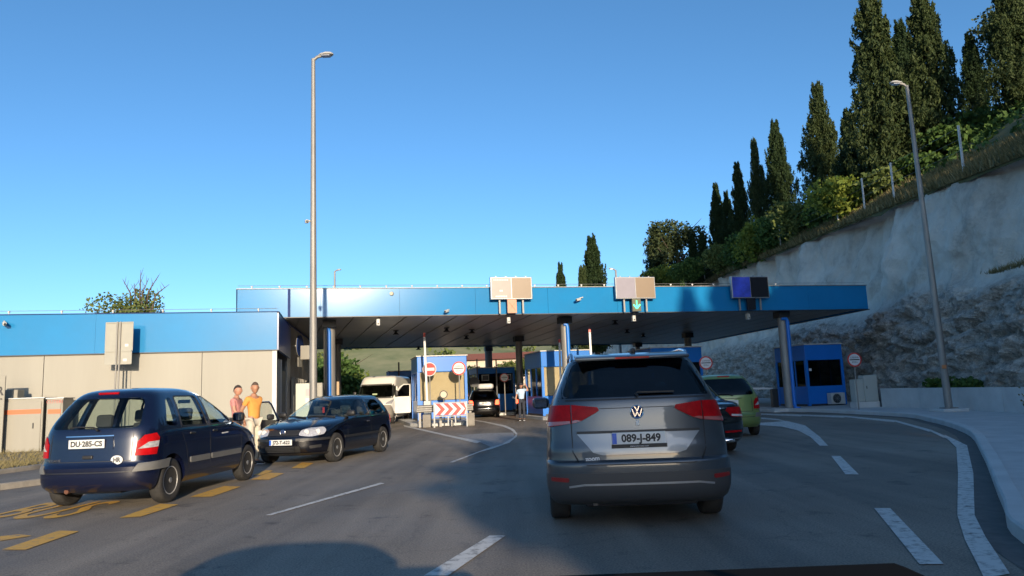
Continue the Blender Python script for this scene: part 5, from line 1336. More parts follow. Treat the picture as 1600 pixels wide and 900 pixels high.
# recessed side entrance: posts, glazed door, orange awning strip
mid = A1+sd*.35
for i, (t0, t1, z0, z1, m, nm) in enumerate(((.02,.10,0,2.98,DKMET,'door_frame'),(.10,.22,.1,2.7,CREAM,'side_panel'),(.22,.30,.1,2.2,pmat('faded_orange_board', (.55,.26,.14), .7),'orange_board'),(.31,.52,.1,2.85,CREAM,'side_panel'),(.54,.64,.1,2.9,WHITE,'door_post'),(.66,.98,.1,2.5,DKMET,'door_leaf'),)):
    wallbox(A1+sd*((S1-A1).length*t0), A1+sd*((S1-A1).length*t1), z0, z1, .08, m, nm, off_, out=-.12)
for i in range(8):
    p = A1-bd*(.6+i*1.48)-bn*.05; rp = MB(); rp.tube([ol(p, ZBT+.03), ol(p, ZBT+.10)], .02, 6); rp.box(ol(p, ZBT+.11), (.05, .05, .05)); rp.build('roof_rod_holder', WHITE, off_)
rp = MB(); rp.tube([ol(A1-bn*.05, ZBT+.14), ol(A1-bd*22-bn*.05, ZBT+.14)], .007, 4)
rp.build('lightning_wire', GALV, off_)
p = A1; 
d = ray(7, 503); t = (A1+bn*.2).dot(bn)/Vector((d.x, d.y, 0)).dot(bn); q = Vector((0,0,CAM_H))+d*t
cctv(q, bdeg+R(25), 'security camera under the roof edge of the blue office fascia at the left edge', mount=(0, .2, .05))
# second volume reaching under the canopy
T0 = Vector((XY(446, 30.2), 30.2, 0)); T1 = Vector((XY(484, 40), 40, 0))
ann = empty('office_annexe', T0, 0, 'grey clad annexe of the office reaching back under the canopy', 'building')
def tl(p, z): return (p.x-T0.x, p.y-T0.y, z)
td = (T1-T0).normalized(); tn = Vector((td.y, -td.x, 0)); TL = (T1-T0).length
TB = Vector((-ax.x, -ax.y, 0))
MB().prism([tl(T0+TB*.1-tn*.05, 0)[:2], tl(T1-tn*.05, 0)[:2], tl(T1+TB*8, 0)[:2], tl(T0+TB*8, 0)[:2]], .1, 4.5).build('core', pmat('annexe_wall', (.33, .32, .29), .7, var=.08), ann)
wallbox(T0+TB*.5, T0, .1, 4.55, .08, CREAM, 'front_panel', ann, out=.03, L=tl)
wallbox(T0, T0+td*1.0, .1, 4.55, .1, GREYM, 'corner_panel', ann, out=.06, L=tl)
for i in range(5):
    a = 1.05+i*1.7
    wallbox(T0+td*a, T0+td*(a+1.62), 2.35, 4.5, .06, pmat('taupe_cladding', (.30, .27, .22), .6, var=.1), 'cladding_panel', ann, out=.04, L=tl)
    w_ = wallbox(T0+td*(a+.15), T0+td*(a+1.5), 1.0, 2.2, .05, DKMET, 'window', ann, out=.05, L=tl)
    wallbox(T0+td*(a+.22), T0+td*(a+1.43), 1.07, 2.13, .01, glass('annexe_glass', (.2, .22, .22)), 'pane', w_, out=.065, L=tl)
    for k_ in range(2): wallbox(T0+td*(a+.0+k_*.8), T0+td*(a+.12+k_*.8), .1, 2.32, .12, CREAM, 'white_fin', ann, out=.22, L=tl)
wallbox(T0, T1, 4.5, 4.56, .14, DKBLUE, 'roof_edge_cap', ann, out=.08, L=tl)
# round sign seen edge-on, plate, junction box on the annexe wall
p = UY(467, 540, 32.0); r = empty('projecting_sign', (p.x+.05, 32.0, p.z), 0, 'round blue sign seen almost edge-on, sticking out from the annexe wall', 'sign')
MB().lathe([(-.02, .46), (.02, .46)], c=(0,0,0), axis='X', seg=32).build('round_plate', DKBLUE, r)
MB().lathe([(-.035, .48), (-.02, .48)], c=(0,0,0), axis='X', seg=32).build('sign_back', SIGNB, r); MB().box((0, 0, -.72), (.03, .60, .42), bev=.01).build('lower_plate', SIGNB, r)
MB().bar((-.45, 0, 0), (0, 0, 0), .04).build('bracket', WHITE, r)
p = UY(478, 551, 29.0); o = MB().box((p.x, 29.0, p.z), (.36, .3, .55), bev=.02).build('junction_box', CREAM); tag(o, 'white junction box mounted high beside the tall left lamp post', 'box')
p = UY(478, 620, 27.0); r = empty('notice_board', (p.x, 27.0, 0), R(4), 'white notice board with two paper notices behind the open car door', 'notice board')
MB().box((.0, 0, 1.3), (.72, .05, 1.3), bev=.01).build('panel', pmat('greenish_white_board', (.50, .53, .46), .5), r)
for s in (-1, 1): MB().box((s*.34, .03, .95), (.05, .05, 1.9)).build('post', GREYM, r)
MB().box((.1, -.03, 1.62), (.22, .006, .26)).build('paper_notice', pmat('pink_paper', (.62, .42, .42), .7), r); MB().box((.1, -.03, 1.28), (.22, .006, .26)).build('paper_notice', SIGNW, r)
for px, Y, h_, m, lab in ((498, 29.5, 1.9, CREAM, 'cream cabinet right of the tall left lamp post, half hidden by the car roof'), (524, 33, 2.0, pmat('wood_board', (.45, .33, .2), .7), 'tan cabinet at the right side of the first canopy column')):
    r = empty('utility_cabinet', (XY(px, Y), Y, .1), ROT, lab, 'cabinet'); MB().box((0, 0, h_/2), (.34, .4, h_), bev=.02).build('cabinet_body', m, r); MB().box((0, -.205, h_/2), (.28, .02, h_-.15), bev=.005).build('cabinet_door', m, r)
# cabinets in front of the office wall
def on_wall(px, py, off):
    d = ray(px, py); t = (A1+bn*off).dot(bn)/Vector((d.x, d.y, 0)).dot(bn); return Vector((0,0,CAM_H))+d*t
def wallcab(px0, px1, py0, py1, off, depth, label, name='cabinet', mat=CREAM, stripe=True, rtext=None):
    c0, c1 = on_wall(px0, py1, off), on_wall(px1, py1, off); zt = on_wall((px0+px1)/2, py0, off).z; zb = on_wall((px0+px1)/2, py1, off).z
    m = (c0+c1)/2; w_ = (c1-c0).length; r = empty(name, (m.x, m.y, zb), bdeg, label, 'cabinet'); h_ = zt-zb
    MB().box((0, depth/2, h_/2), (w_, depth, h_), bev=.02).build('cabinet_body', mat, r)
    if h_ > .8:
        MB().box((0, -.012, h_*.49), (w_-.10, .02, h_-.14), bev=.006).build('cabinet_door', mat, r)
        MB().box((w_*.36, -.03, h_*.5), (.03, .03, .16), bev=.008).build('handle', DKMET, r)
        MB().box((0, depth/2, h_+.015), (w_+.05, depth+.05, .03)).build('lid', GREYM, r)
    if stripe: MB().box((0, -.026, h_*.76), (w_-.10, .006, .13)).build('red_stripe', pmat('red_stripe_paint', (.60, .13, .04), .5), r)
    if rtext: text_obj('lettering', rtext, .13, pmat('faded_red_ink', (.5, .15, .12), .6), r, (0, -.03, h_*.94), FACE_BACK, .001, 1.0)
    return r
wallcab(-40, 64, 624, 710, 1.3, 1.0, 'wide cream cabinet with a red stripe in front of the office wall', 'generator_cabinet')
wallcab(69, 95, 623, 707, 1.3, .9, 'narrow cream cabinet with a red stripe and red lettering, right of the wide one', 'generator_cabinet', rtext='CUTERI')
wallcab(6, 27, 609, 624, 1.0, .5, 'small beige vent box on top of the wide striped cabinet', 'vent_box', stripe=False)
c = on_wall(-2, 700, 1.5); r = empty('site_sign', (c.x-.18, c.y-.1, .16), bdeg, 'cream sign board with a black letter R cut by the left picture edge', 'sign')
zt = on_wall(0, 596, 1.5).z; MB().box((0, 0, (zt)/2), (.60, .05, zt), bev=.01).build('board', CREAM, r)
text_obj('lettering', 'R', .34, INK, r, (.18, -.03, zt-.45), FACE_BACK, .002, .8, bold=.012); text_obj('lettering', 'ova', .1, INK, r, (.18, -.03, zt-.66), FACE_BACK, .002, 1.0, bold=.002)

# ------------------------------------------------------------------ house beyond, low wall, right-hand things
h0, h1 = XY(690, 75), XY(870, 75)
hs = empty('far_house', ((h0+h1)/2, 75, 0), 0, 'cream house with a low red tiled roof seen through the lanes under the canopy', 'house'); w_ = h1-h0
MB().box((0, 3, 2.35), (w_, 6, 4.7)).build('wall', pmat('house_render', (.60, .50, .38), .8, var=.06), hs)
zz = 4.7
MB().add([(-w_/2-.4,-.5,zz),(w_/2+.4,-.5,zz),(w_/2+.4,6.5,zz),(-w_/2-.4,6.5,zz),(-w_/2-.4,3,zz+.8),(w_/2+.4,3,zz+.8)], [(0,1,5,4),(2,3,4,5),(0,4,3),(1,2,5),(0,3,2,1)]).build('roof', pmat('red_roof_tiles', (.30, .10, .055), .85, var=.2, vscale=5, bump=.5, bscale=9), hs)
for x in (-4.2, -1.2, 1.6, 4.4):
    f = MB().box((x, -.03, 2.6), (1.1, .08, 1.3)).build('window', WHITE, hs); MB().box((x, -.075, 2.6), (.95, .02, 1.15)).build('pane', GL_BOOTH, f)
MB().box((-2.6, -.3, 1.3), (1.6, .6, 2.6)).build('porch', pmat('porch_red', (.3, .13, .08), .8), hs)

lw = empty('concrete_wall', (15.3, 20, KZ), 0, 'low light concrete wall along the pavement at the foot of the rock', 'wall')
segs = [(15.55, 31.6), (15.75, 29.0), (15.7, 26.3), (15.55, 23.7), (15.4, 21.0), (15.3, 18.0), (15.3, 15.0), (15.3, 10.0), (15.3, 0)]
for a, b in zip(segs, segs[1:]):
    a, b = Vector((*a, 0)), Vector((*b, 0)); d = (b-a).normalized(); n = Vector((-d.y, d.x, 0))*-1
    m = MB(); m.bar((a.x-15.3+d.x*.008, a.y-20+d.y*.008, .38), (b.x-15.3-d.x*.008, b.y-20-d.y*.008, .38), .22, .80); m.build('wall_segment', CONC, lw)
MB().box((.55, 12.2, .42), (.5, .25, .85)).build('end_block', pmat('darker_concrete', (.2, .2, .2), .9, var=.15), lw)

def booth(px, Y, w_, d_, h_, label, dark=False, zb=.14, ac=False, base_h=.95, top_h=.75, rz=None, glassm=None, sheen=None):
    """panel toll booth: front-left corner at px"""
    rz = ROT if rz is None else rz
    r = empty('border_booth', (XY(px, Y), Y, zb), rz, label, 'booth', 'border control booths')
    def bx(n, x0, x1, y0, y1, z0, z1, m, par=r, bev=0): return MB().box(((x0+x1)/2, (y0+y1)/2, (z0+z1)/2), (x1-x0, y1-y0, z1-z0), bev=bev).build(n, m, par)
    B = BLUE2; pz = .13
    bx('floor_base', .02, w_-.02, .02, d_-.02, 0, .10, DKMET)
    bx('lower_panel', .03, w_-.03, .02, d_-.02, .10, base_h, B)
    bx('top_panel', .0, w_, .0, d_, h_-top_h, h_, B, bev=.03)
    bx('roof_edge_cap', -.04, w_+.04, -.04, d_+.04, h_+.002, h_+.05, WHITE)
    for x in (0, w_-pz):
        for y in (0, d_-pz): bx('corner_post', x, x+pz, y, y+pz, .02, h_-top_h+.01, B)
    g = glassm or GL_BOOTH
    fw = bx('front_window', pz, w_-pz, .05, .07, base_h, h_-top_h, g)
    for s_, x0 in (('l', .05), ('r', w_-.07)): bx('side_window', x0, x0+.02, pz, d_-pz, base_h, h_-top_h, g)
    bx('back_window', pz, w_-pz, d_-.07, d_-.05, base_h, h_-top_h, g)
    for y in (d_*.35, d_*.68): bx('window_post', .02, .10, y, y+.06, base_h, h_-top_h, B); bx('window_post', w_-.10, w_-.02, y, y+.06, base_h, h_-top_h, B)
    if sheen: bx('painted_window_sheen', pz+.02, w_-pz-.02, .12, .13, base_h+.02, h_-top_h, sheen)  # tan sheet that paints the reflection of the panes
    bx('counter', .15, w_-.15, .2, .8, base_h-.05, base_h, DKMET); bx('inner_wall', .12, w_-.12, d_*.75, d_*.75+.04, .1, h_-top_h, pmat('booth_lining', (.10, .10, .10), .8))
    if ac:
        a = bx('air_conditioner', w_*.47, w_*.47+.78, -.34, -.03, .06, .60, WHITE, bev=.02)
        x, z = w_*.47+.32, .33
        MB().lathe([(-.012, .22), (0, .22)], c=(x, -.342, z), axis='Y', seg=26).build('fan_recess', BLKP, a)
        q = MB()
        for k_ in range(1, 6): n_ = 26; q.tube([(x+.04*k_*math.cos(6.2832*i/n_), -.36, z+.04*k_*math.sin(6.2832*i/n_)) for i in range(n_+1)], .004, 4, cap=False)
        for k_ in range(4): q.bar((x-.21*math.cos(k_*.785), -.36, z-.21*math.sin(k_*.785)), (x+.21*math.cos(k_*.785), -.36, z+.21*math.sin(k_*.785)), .006)
        q.build('fan_guard', GREYM, a)
    return r
TAN_SHEEN = pmat('tan_painted_sheen', (.52, .43, .29), .8, var=.05)  # beige window reflection put into a flat colour
b1 = booth(652, 35.4, 2.42, 3.2, 3.05, 'sunlit blue booth whose window reflection is painted as a tan blind behind the chevron barrier', sheen=TAN_SHEEN, glassm=glass('clear_booth_glass', (.93, .93, .9), .03, 1.5))
b2 = booth(745, 46, 2.45, 3.0, 2.75, 'blue booth in the shade under the canopy, behind the policeman', base_h=1.12, top_h=.35)
for x in (.35, 1.75): w2 = MB().box((x+.2, -.05, 2.15), (.46, .06, .38), bev=.01).build('wall_unit', WHITE, b2); MB().box((x+.2, -.085, 2.15), (.36, .02, .28)).build('wall_unit_grille', DKMET, w2)
booth(847, 35.8, 2.5, 3.4, 3.1, 'blue booth partly hidden behind the left side of the grey minivan', sheen=TAN_SHEEN, glassm=glass('clear_booth_glass', (.93, .93, .9), .03, 1.5))
b4 = booth(608, 46, 2.6, 3, 2.75, 'dark booth behind the white van', base_h=1.12, top_h=.35)
w2 = MB().box((.75, -.05, 2.15), (.46, .06, .38), bev=.01).build('wall_unit', WHITE, b4); MB().box((.75, -.085, 2.15), (.36, .02, .28)).build('wall_unit_grille', DKMET, w2)
booth(1020, 36.6, 2.75, 3.0, 3.1, 'blue booth showing only its top behind the right shoulder of the grey minivan')
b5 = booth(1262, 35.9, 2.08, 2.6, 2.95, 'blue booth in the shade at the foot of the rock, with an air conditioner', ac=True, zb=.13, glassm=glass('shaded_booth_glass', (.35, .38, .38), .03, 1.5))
MB().box((.22, -.02, 1.75), (.13, .01, .12)).build('window_notice', SIGNW, b5); MB().box((1.85, .12, 1.15), (.30, .03, .42)).build('folder', pmat('yellowish_folder', (.4, .36, .12), .7), b5)
gate = MB(); gate.prism([(XY(1207, 33.6), 33.6), (XY(1333, 33.6)-.2, 34.6), (18.2, 40), (13.6, 42), (XY(1207, 33.6)-.2, 36)], 0, .125); struct(gate.build('traffic_island', CONC))
for px0, px1, Y0, Y1 in ((640, 738, 33.2, 40), (742, 812, 45, 50), (846, 905, 34.8, 40), (604, 660, 45, 50), (1018, 1090, 35.8, 41)):
    a0, a1 = XY(px0, Y0), XY(px1, Y0); s_ = -(Y1-Y0)*.24; island([(a0, Y0), (a0+.4, Y0-.6), (a1-.4, Y0-.6+.2), (a1, Y0+.3), (a1+s_, Y1), (a0+s_, Y1)])

def barrier_arm(px, Y, ptop, pbot, label, lean=0, tip=True):
    a = UY(px, pbot, Y); b = UY(px+lean, ptop, Y); r = empty('barrier_arm', (a.x, Y, 0), 0, label, 'barrier', 'raised barrier arms')
    d = b-Vector((a.x, Y, 0)); d0 = Vector((0, 0, .95))
    m = MB(); m.bar(d0, d, .09, .09); m.build('arm', SIGNW, r)
    q = MB(); q.bar(d0+(d-d0)*.95, d0+(d-d0)*1.01, .10, .10); q.build('red_tip', SIGNR, r)
    MB().box((0, .05, .6), (.32, .34, 1.0), bev=.03).build('drive_cabinet', WHITE, r)
    return r
barrier_arm(668, 33.8, 521, 640, 'raised white barrier arm in front of the sunlit booth, beside the no-entry sign', lean=-5)
barrier_arm(876, 34.6, 531, 600, 'raised white barrier arm left of the second column, beside the blue booth', lean=-2)
barrier_arm(926, 34.2, 514, 600, 'raised white barrier arm just right of the second column', lean=-5)
for px, Y, pt1, lab in ((623, 44, 566, 'thin dark raised barrier arm behind the white van'), (745, 44, 561, 'thin dark raised barrier arm over the black off-roader'), (775, 44.5, 562, 'thin dark raised barrier arm over the shaded booth')):
    b = UY(px, pt1, Y); r = empty('barrier_arm', (b.x, Y, 0), 0, lab, 'barrier', 'raised barrier arms'); MB().box((0, 0, b.z/2+.3), (.08, .08, b.z-.6)).build('arm', DKMET, r); MB().box((0, .05, .55), (.3, .3, .9), bev=.03).build('drive_cabinet', DKMET, r)
r = empty('barrier_arm', (XY(1207, 36.5), 36.5, .12), 0, 'lowered white barrier arm reaching out beside the green car', 'barrier'); L_ = XY(1207, 36.5)-XY(1172, 36.5)
MB().bar((0, 0, .92), (-L_-.4, 0, .98), .06, .09).build('arm', SIGNW, r); MB().box((.05, 0, .45), (.3, .3, .9), bev=.03).build('drive_cabinet', DKMET, r)

# control barrier: steel guard rails, concrete feet, chevron board on a trestle
Yb = 32.0
bz = lambda py: UY(700, py, Yb).z
g = empty('crash_barrier', (XY(696, Yb), Yb, 0), ROT*.4, 'short galvanised guard rail on white concrete blocks in front of the sunlit booth', 'crash barrier')
L0, L1 = XY(651, Yb)-XY(696, Yb), XY(738, Yb)-XY(696, Yb)
m = MB(); prof = [(-.02,.0),(-.09,.05),(-.09,.09),(-.03,.14),(-.03,.18),(-.09,.23),(-.09,.27),(-.02,.32)]
n = len(prof); vs = [(L0, y, .62+z) for y, z in prof]+[(L1, y, .62+z) for y, z in prof]+[(L0, y+.03, .62+z) for y, z in prof]+[(L1, y+.03, .62+z) for y, z in prof]
fs = [(i, i+1, n+i+1, n+i) for i in range(n-1)]+[(2*n+i, 2*n+i+1, 3*n+i+1, 3*n+i) for i in range(n-1)]+[(0, n, 3*n, 2*n), (n-1, 2*n-1, 4*n-1, 3*n-1)]
m.add(vs, fs).build('guard_rail', GALV, g)
for x in (L0+.12, L0+1.0, L1-.9, L1-.12): MB().box((x, .06, .45), (.10, .10, .9)).build('rail_post', GALV, g)
for x in (L0+.42, L1-.12): MB().box((x, -.22, .27), (.34, .34, .54), bev=.03).build('concrete_block', KERBL, g)
ch = empty('chevron_barrier', (XY(703, Yb-.75), Yb-.75, 0), R(3), 'red and white chevron board on a white trestle in front of the guard rail', 'barrier')
cw, chh, cz = 1.30, .48, .50
MB().box((0, 0, cz+chh/2), (cw, .03, chh)).build('board', SIGNW, ch)
q = MB(); 
for i in range(4):
    x = -cw/2+.02+i*.34
    for (za, zb_, s_) in ((0, .24, .22), (.24, .48, -.22)):
        pts_ = [(x, cz+za), (x+.19, cz+za), (x+.19+s_, cz+zb_), (x+s_, cz+zb_)] if s_ > 0 else [(x+.22, cz+za), (x+.41, cz+za), (x+.19, cz+zb_), (x, cz+zb_)]
        pts_ = [(max(-cw/2, min(cw/2, u)), v) for u, v in pts_]
        q.add([(u, -.019, v) for u, v in pts_]+[(u, -.0165, v) for u, v in pts_], [(0,1,2,3),(7,6,5,4),(0,4,5,1),(1,5,6,2),(2,6,7,3),(3,7,4,0)])
q.build('red_chevrons', SIGNR, ch)
for sx in (-1, 1):
    MB().tube([(sx*.68, -.25, 0), (sx*.68, 0, 1.02), (sx*.68, .25, 0)], .025, 8).build('trestle_leg', WHITE, ch)
MB().tube([(-.68, 0, .45), (.68, 0, .45)], .022, 8).build('trestle_rail', WHITE, ch); MB().tube([(-.68, 0, 1.01), (.68, 0, 1.01)], .022, 8).build('trestle_rail', WHITE, ch)
for x in (-.1, .2): MB().tube([(x, -.1, .05), (x, -.02, .45)], .03, 8).build('stay', WHITE, ch)

# ------------------------------------------------------------------ road signs
def round_sign(px, py, Y, rad, kind, label, base=.0, rz=0, group=None, postdx=0):
    p = UY(px, py, Y); r = empty('road_sign', (p.x, Y, base), rz, label, 'sign', group); z = p.z-base
    MB().lathe([(0, rad), (.025, rad)], c=(0, 0, z), axis='Y', seg=40).build('sign_back', SIGNB, r)
    MB().tube([(0, .05, 0), (0, .05, z+rad*.6)], .03, 10).build('post', GALV, r, sm=50)
    if kind == 'noentry':
        f = MB().lathe([(-.008, rad*.99), (-.001, rad*.99)], c=(0, 0, z), axis='Y', seg=40).build('white_rim', SIGNW, r)
        MB().lathe([(-.013, rad*.90), (-.0085, rad*.90)], c=(0, 0, z), axis='Y', seg=40).build('red_disc', SIGNR, r)
        MB().box((0, -.016, z), (rad*1.45, .004, rad*.42)).build('white_bar', SIGNW, r)
    elif kind == 'customs':
        MB().lathe([(-.008, rad*.99), (-.001, rad*.99)], c=(0, 0, z), axis='Y', seg=40).build('red_ring', SIGNR, r)
        MB().lathe([(-.013, rad*.80), (-.0085, rad*.80)], c=(0, 0, z), axis='Y', seg=40).build('white_disc', SIGNW, r)
        MB().box((0, -.016, z), (rad*1.40, .004, rad*.13)).build('black_bar', INK, r)
        text_obj('lettering', 'CARINA', rad*.33, INK, r, (0, -.0155, z+rad*.30), FACE_BACK, .001, 1.0); text_obj('lettering', 'ZOLL', rad*.33, INK, r, (0, -.0155, z-rad*.34), FACE_BACK, .001, 1.0)
    else:
        MB().lathe([(-.008, rad*.99), (-.001, rad*.99)], c=(0, 0, z), axis='Y', seg=40).build('dark_face', DKMET, r)
    return r
round_sign(671, 577, 34.4, .32, 'noentry', 'red no-entry sign with a white bar left of the customs sign', base=.1)
round_sign(717, 575.5, 34.4, .32, 'customs', 'round customs sign with a red ring in front of the sunlit booth', base=.1)
round_sign(1103, 567, 34.0, .31, 'customs', 'round customs sign seen above the right shoulder of the grey minivan')
round_sign(1335, 562, 30.0, .29, 'customs', 'round customs sign on the pavement right of the shaded booth', base=KZ)
round_sign(741, 597, 43.5, .30, 'dark', 'dark back of a round sign left of the black off-roader', base=.1)
round_sign(788, 590, 44.0, .26, 'customs', 'small shaded round sign in front of the dark booth windows', base=.1)
round_sign(803, 597, 43.0, .12, 'dark', 'tiny dark round sign above the policeman', base=.1) if False else None
p = UY(693, 616.5, 34.6); r = empty('traffic_mirror', (p.x, 34.6, .1), 0, 'small round mirror on a pole low in front of the sunlit booth', 'mirror')
MB().lathe([(0, .19), (.03, .19)], c=(0,0,p.z-.1), axis='Y', seg=28).build('rim', DKMET, r); MB().lathe([(-.01, .14), (-.001, .15)], c=(0,0,p.z-.1), axis='Y', seg=28).build('mirror_face', pmat('warm_mirror', (.6, .5, .36), .3), r); MB().tube([(0,.03,0),(0,.03,p.z-.1)], .025, 8).build('post', GALV, r)
# two-panel sign seen from behind, left
Ys = 22.8; p = UY(186, 546, Ys); r = empty('direction_sign', (p.x, Ys, .1), R(3), 'back of a tall two-panel sign on twin posts in front of the office', 'sign'); r.rotation_euler = (0, 0, R(4))
zt, zm, zb_ = UY(186, 503, Ys).z-.1, UY(184, 549, Ys).z-.1, UY(184, 570, Ys).z-.1
MB().box((.0, -.02, (zt+zm)/2), (.84, .025, zt-zm-.01), bev=.01).build('upper_panel', SIGNB, r); MB().box((-.01, -.02, (zb_+zm)/2), (.82, .025, zm-zb_-.01), bev=.01).build('lower_panel', SIGNB, r)
for x in (-.045, .045): MB().tube([(x, -.065, 0), (x, -.065, zt)], .025, 8).build('post', GALV, r, sm=50)
q = MB(); 
for z in (zt-.03, zm, zb_+.02): q.box((0, -.045, z), (.78, .02, .03))
q.build('clamp_rails', SIGNB, r); MB().box((.24, -.037, zm+.18), (.10, .005, .08)).build('maker_sticker', SIGNW, r); MB().box((.20, -.037, zb_+.14), (.11, .005, .08)).build('maker_sticker', SIGNW, r)
MB().tube([(.17, -.05, zb_), (.15, -.05, 0)], .008, 6).build('painted_post_shadow', DKMET, r)  # dark tube drawn in place of a post's thin cast shadow

# cabinet at the rock foot
r = empty('utility_cabinet', (XY(1349, 32), 32, KZ), R(6), 'light grey utility cabinet at the foot of the rock beside the round sign', 'cabinet')
MB().box((0, 0, .12), (1.05, .5, .24)).build('concrete_foot', CONC, r); MB().box((-.30, 0, .72), (.40, .4, .96), bev=.02).build('cabinet_body', pmat('cabinet_grey', (.42,.44,.40), .5), r); c2 = MB().box((.22, 0, .80), (.62, .42, 1.12), bev=.02).build('cabinet_body', pmat('cabinet_grey', (.42,.44,.40), .5), r)
MB().box((.22, -.216, .80), (.54, .012, 1.02), bev=.004).build('cabinet_door', pmat('cabinet_grey', (.42,.44,.40), .5), c2); MB().box((.02, -.225, .85), (.03, .02, .12)).build('handle', DKMET, c2)

# ------------------------------------------------------------------ lamp posts
def lamp_post(X, Y, base, h_, r0, r1, arm, label, foot=True, cam=None, group='street lamps', lean=0):
    r = empty('street_lamp', (X, Y, base), 0, label, 'street lamp', group)
    MB().tube([(0,0,0), (lean*.3,0,h_*.3), (lean,0,h_)], [r0, r0*.8+r1*.2, r1], 16).build('pole', GALV, r, sm=60)
    if foot: MB().box((0,0,.02), (.42,.42,.04)).build('base_plate', GALV, r)
    s_ = 1 if arm > 0 else -1; a = abs(arm); hd = empty('lamp_head', (lean, 0, h_)); hd.parent = r
    m = MB(); m.tube([(0,0,-.05),(s_*.12,0,.06),(s_*.26,0,.09)], r1*.8, 8); m.build('arm', GALV, hd, sm=50)
    m = MB(); L = a; prof = [(.1,.05,.035),(.25,.11,.06),(.55,.15,.085),(.85,.13,.07),(1.0,.05,.03)]
    vs = []; fs = []; n = 12
    for t, w_, hh in prof:
        for k_ in range(n): th = 2*math.pi*k_/n; vs.append((s_*(.12+t*L), w_*math.cos(th), .10+.03*t+hh*math.sin(th)*(1 if math.sin(th) > 0 else .45)))
    for i in range(len(prof)-1):
        for k_ in range(n): fs.append((i*n+k_, i*n+(k_+1) % n, (i+1)*n+(k_+1) % n, (i+1)*n+k_))
    fs += [tuple(range(n)), tuple(len(vs)-n+k_ for k_ in range(n))]
    m.add(vs, fs).build('lamp_housing', pmat('lamp_housing_paint', (.48,.47,.44), .5), hd, sm=50)
    MB().box((s_*(.12+.55*L), 0, .075), (.5*L, .18, .02)).build('lamp_glass', CLRL, hd)
    return r
lp = U(489, 700, 0); YL = 21.6
zt = UY(494, 92, YL).z
lamp_post(XY(489.5, YL), YL, .1, zt-.1, .115, .06, .50, 'tall lamp post on the left, rising in front of the blue canopy edge')
lp_l = UY(483, 342, YL); cctv(Vector((XY(479, YL), YL-.02, UY(480, 344, YL).z)), R(20), 'small camera on a bracket high on the tall left lamp post', mount=(.16, .02, -.04))
YR = 25.6; a = UY(1483, 640, YR); b = UY(1417, 134, YR)
MB_f = MB().box((a.x, YR, KZ+.05), (.9, .9, .10), bev=.02).build('lamp_foundation', CONC); struct(MB_f)
lpr = lamp_post(a.x, YR, KZ+.10, b.z-KZ-.1, .125, .06, -.48, 'tall lamp post on the right pavement, leaning in front of the rock face', lean=b.x-a.x)
o = MB().box((XY(1479.5, YR-.15), YR-.13, UY(1480, 573, YR).z), (.14, .05, .13), bev=.01).build('warning_sticker', pmat('orange_sticker', (.5,.2,.08), .6)); o.parent = lpr; o.location = -lpr.location
b = UY(523, 424, 60); lamp_post(b.x, 60, 0, b.z, .12, .07, .42, 'distant lamp post behind the canopy left of the display boards', False)
b = UY(962, 422, 58); lamp_post(b.x, 58, 0, b.z, .12, .07, -.42, 'distant lamp post rising just left of the grey and tan display board', False)
# ------------------------------------------------------------------ people
def skin_mesh(joints, bones, sub=2):
    names = list(joints); idx = {n: i for i, n in enumerate(names)}
    me = bpy.data.meshes.new('s'); me.from_pydata([joints[n][0] for n in names], [(idx[a], idx[b]) for a, b in bones], []); me.update()
    o = bpy.data.objects.new('s', me); C.objects.link(o)
    m = o.modifiers.new('k', 'SKIN'); m.use_smooth_shade = True
    for i, n in enumerate(names):
        r = joints[n][1]; d = me.skin_vertices[0].data[i]; d.radius = (r, r) if not isinstance(r, tuple) else r; d.use_root = (i == 0)
    s = o.modifiers.new('u', 'SUBSURF'); s.levels = sub; s.render_levels = sub
    bpy.context.view_layer.update()
    out = bpy.data.meshes.new_from_object(o.evaluated_get(bpy.context.evaluated_depsgraph_get()))
    bpy.data.objects.remove(o); bpy.data.meshes.remove(me)
    for p in out.polygons: p.use_smooth = True
    return out
def join_meshes(name, meshes, mat):
    bm = bmesh.new()
    for me in meshes: bm.from_mesh(me)
    out = bpy.data.meshes.new(name); bm.to_mesh(out); bm.free(); out.materials.clear(); out.materials.append(mat)
    for p in out.polygons: p.use_smooth = True
    for p in out.polygons: p.material_index = 0
    return out
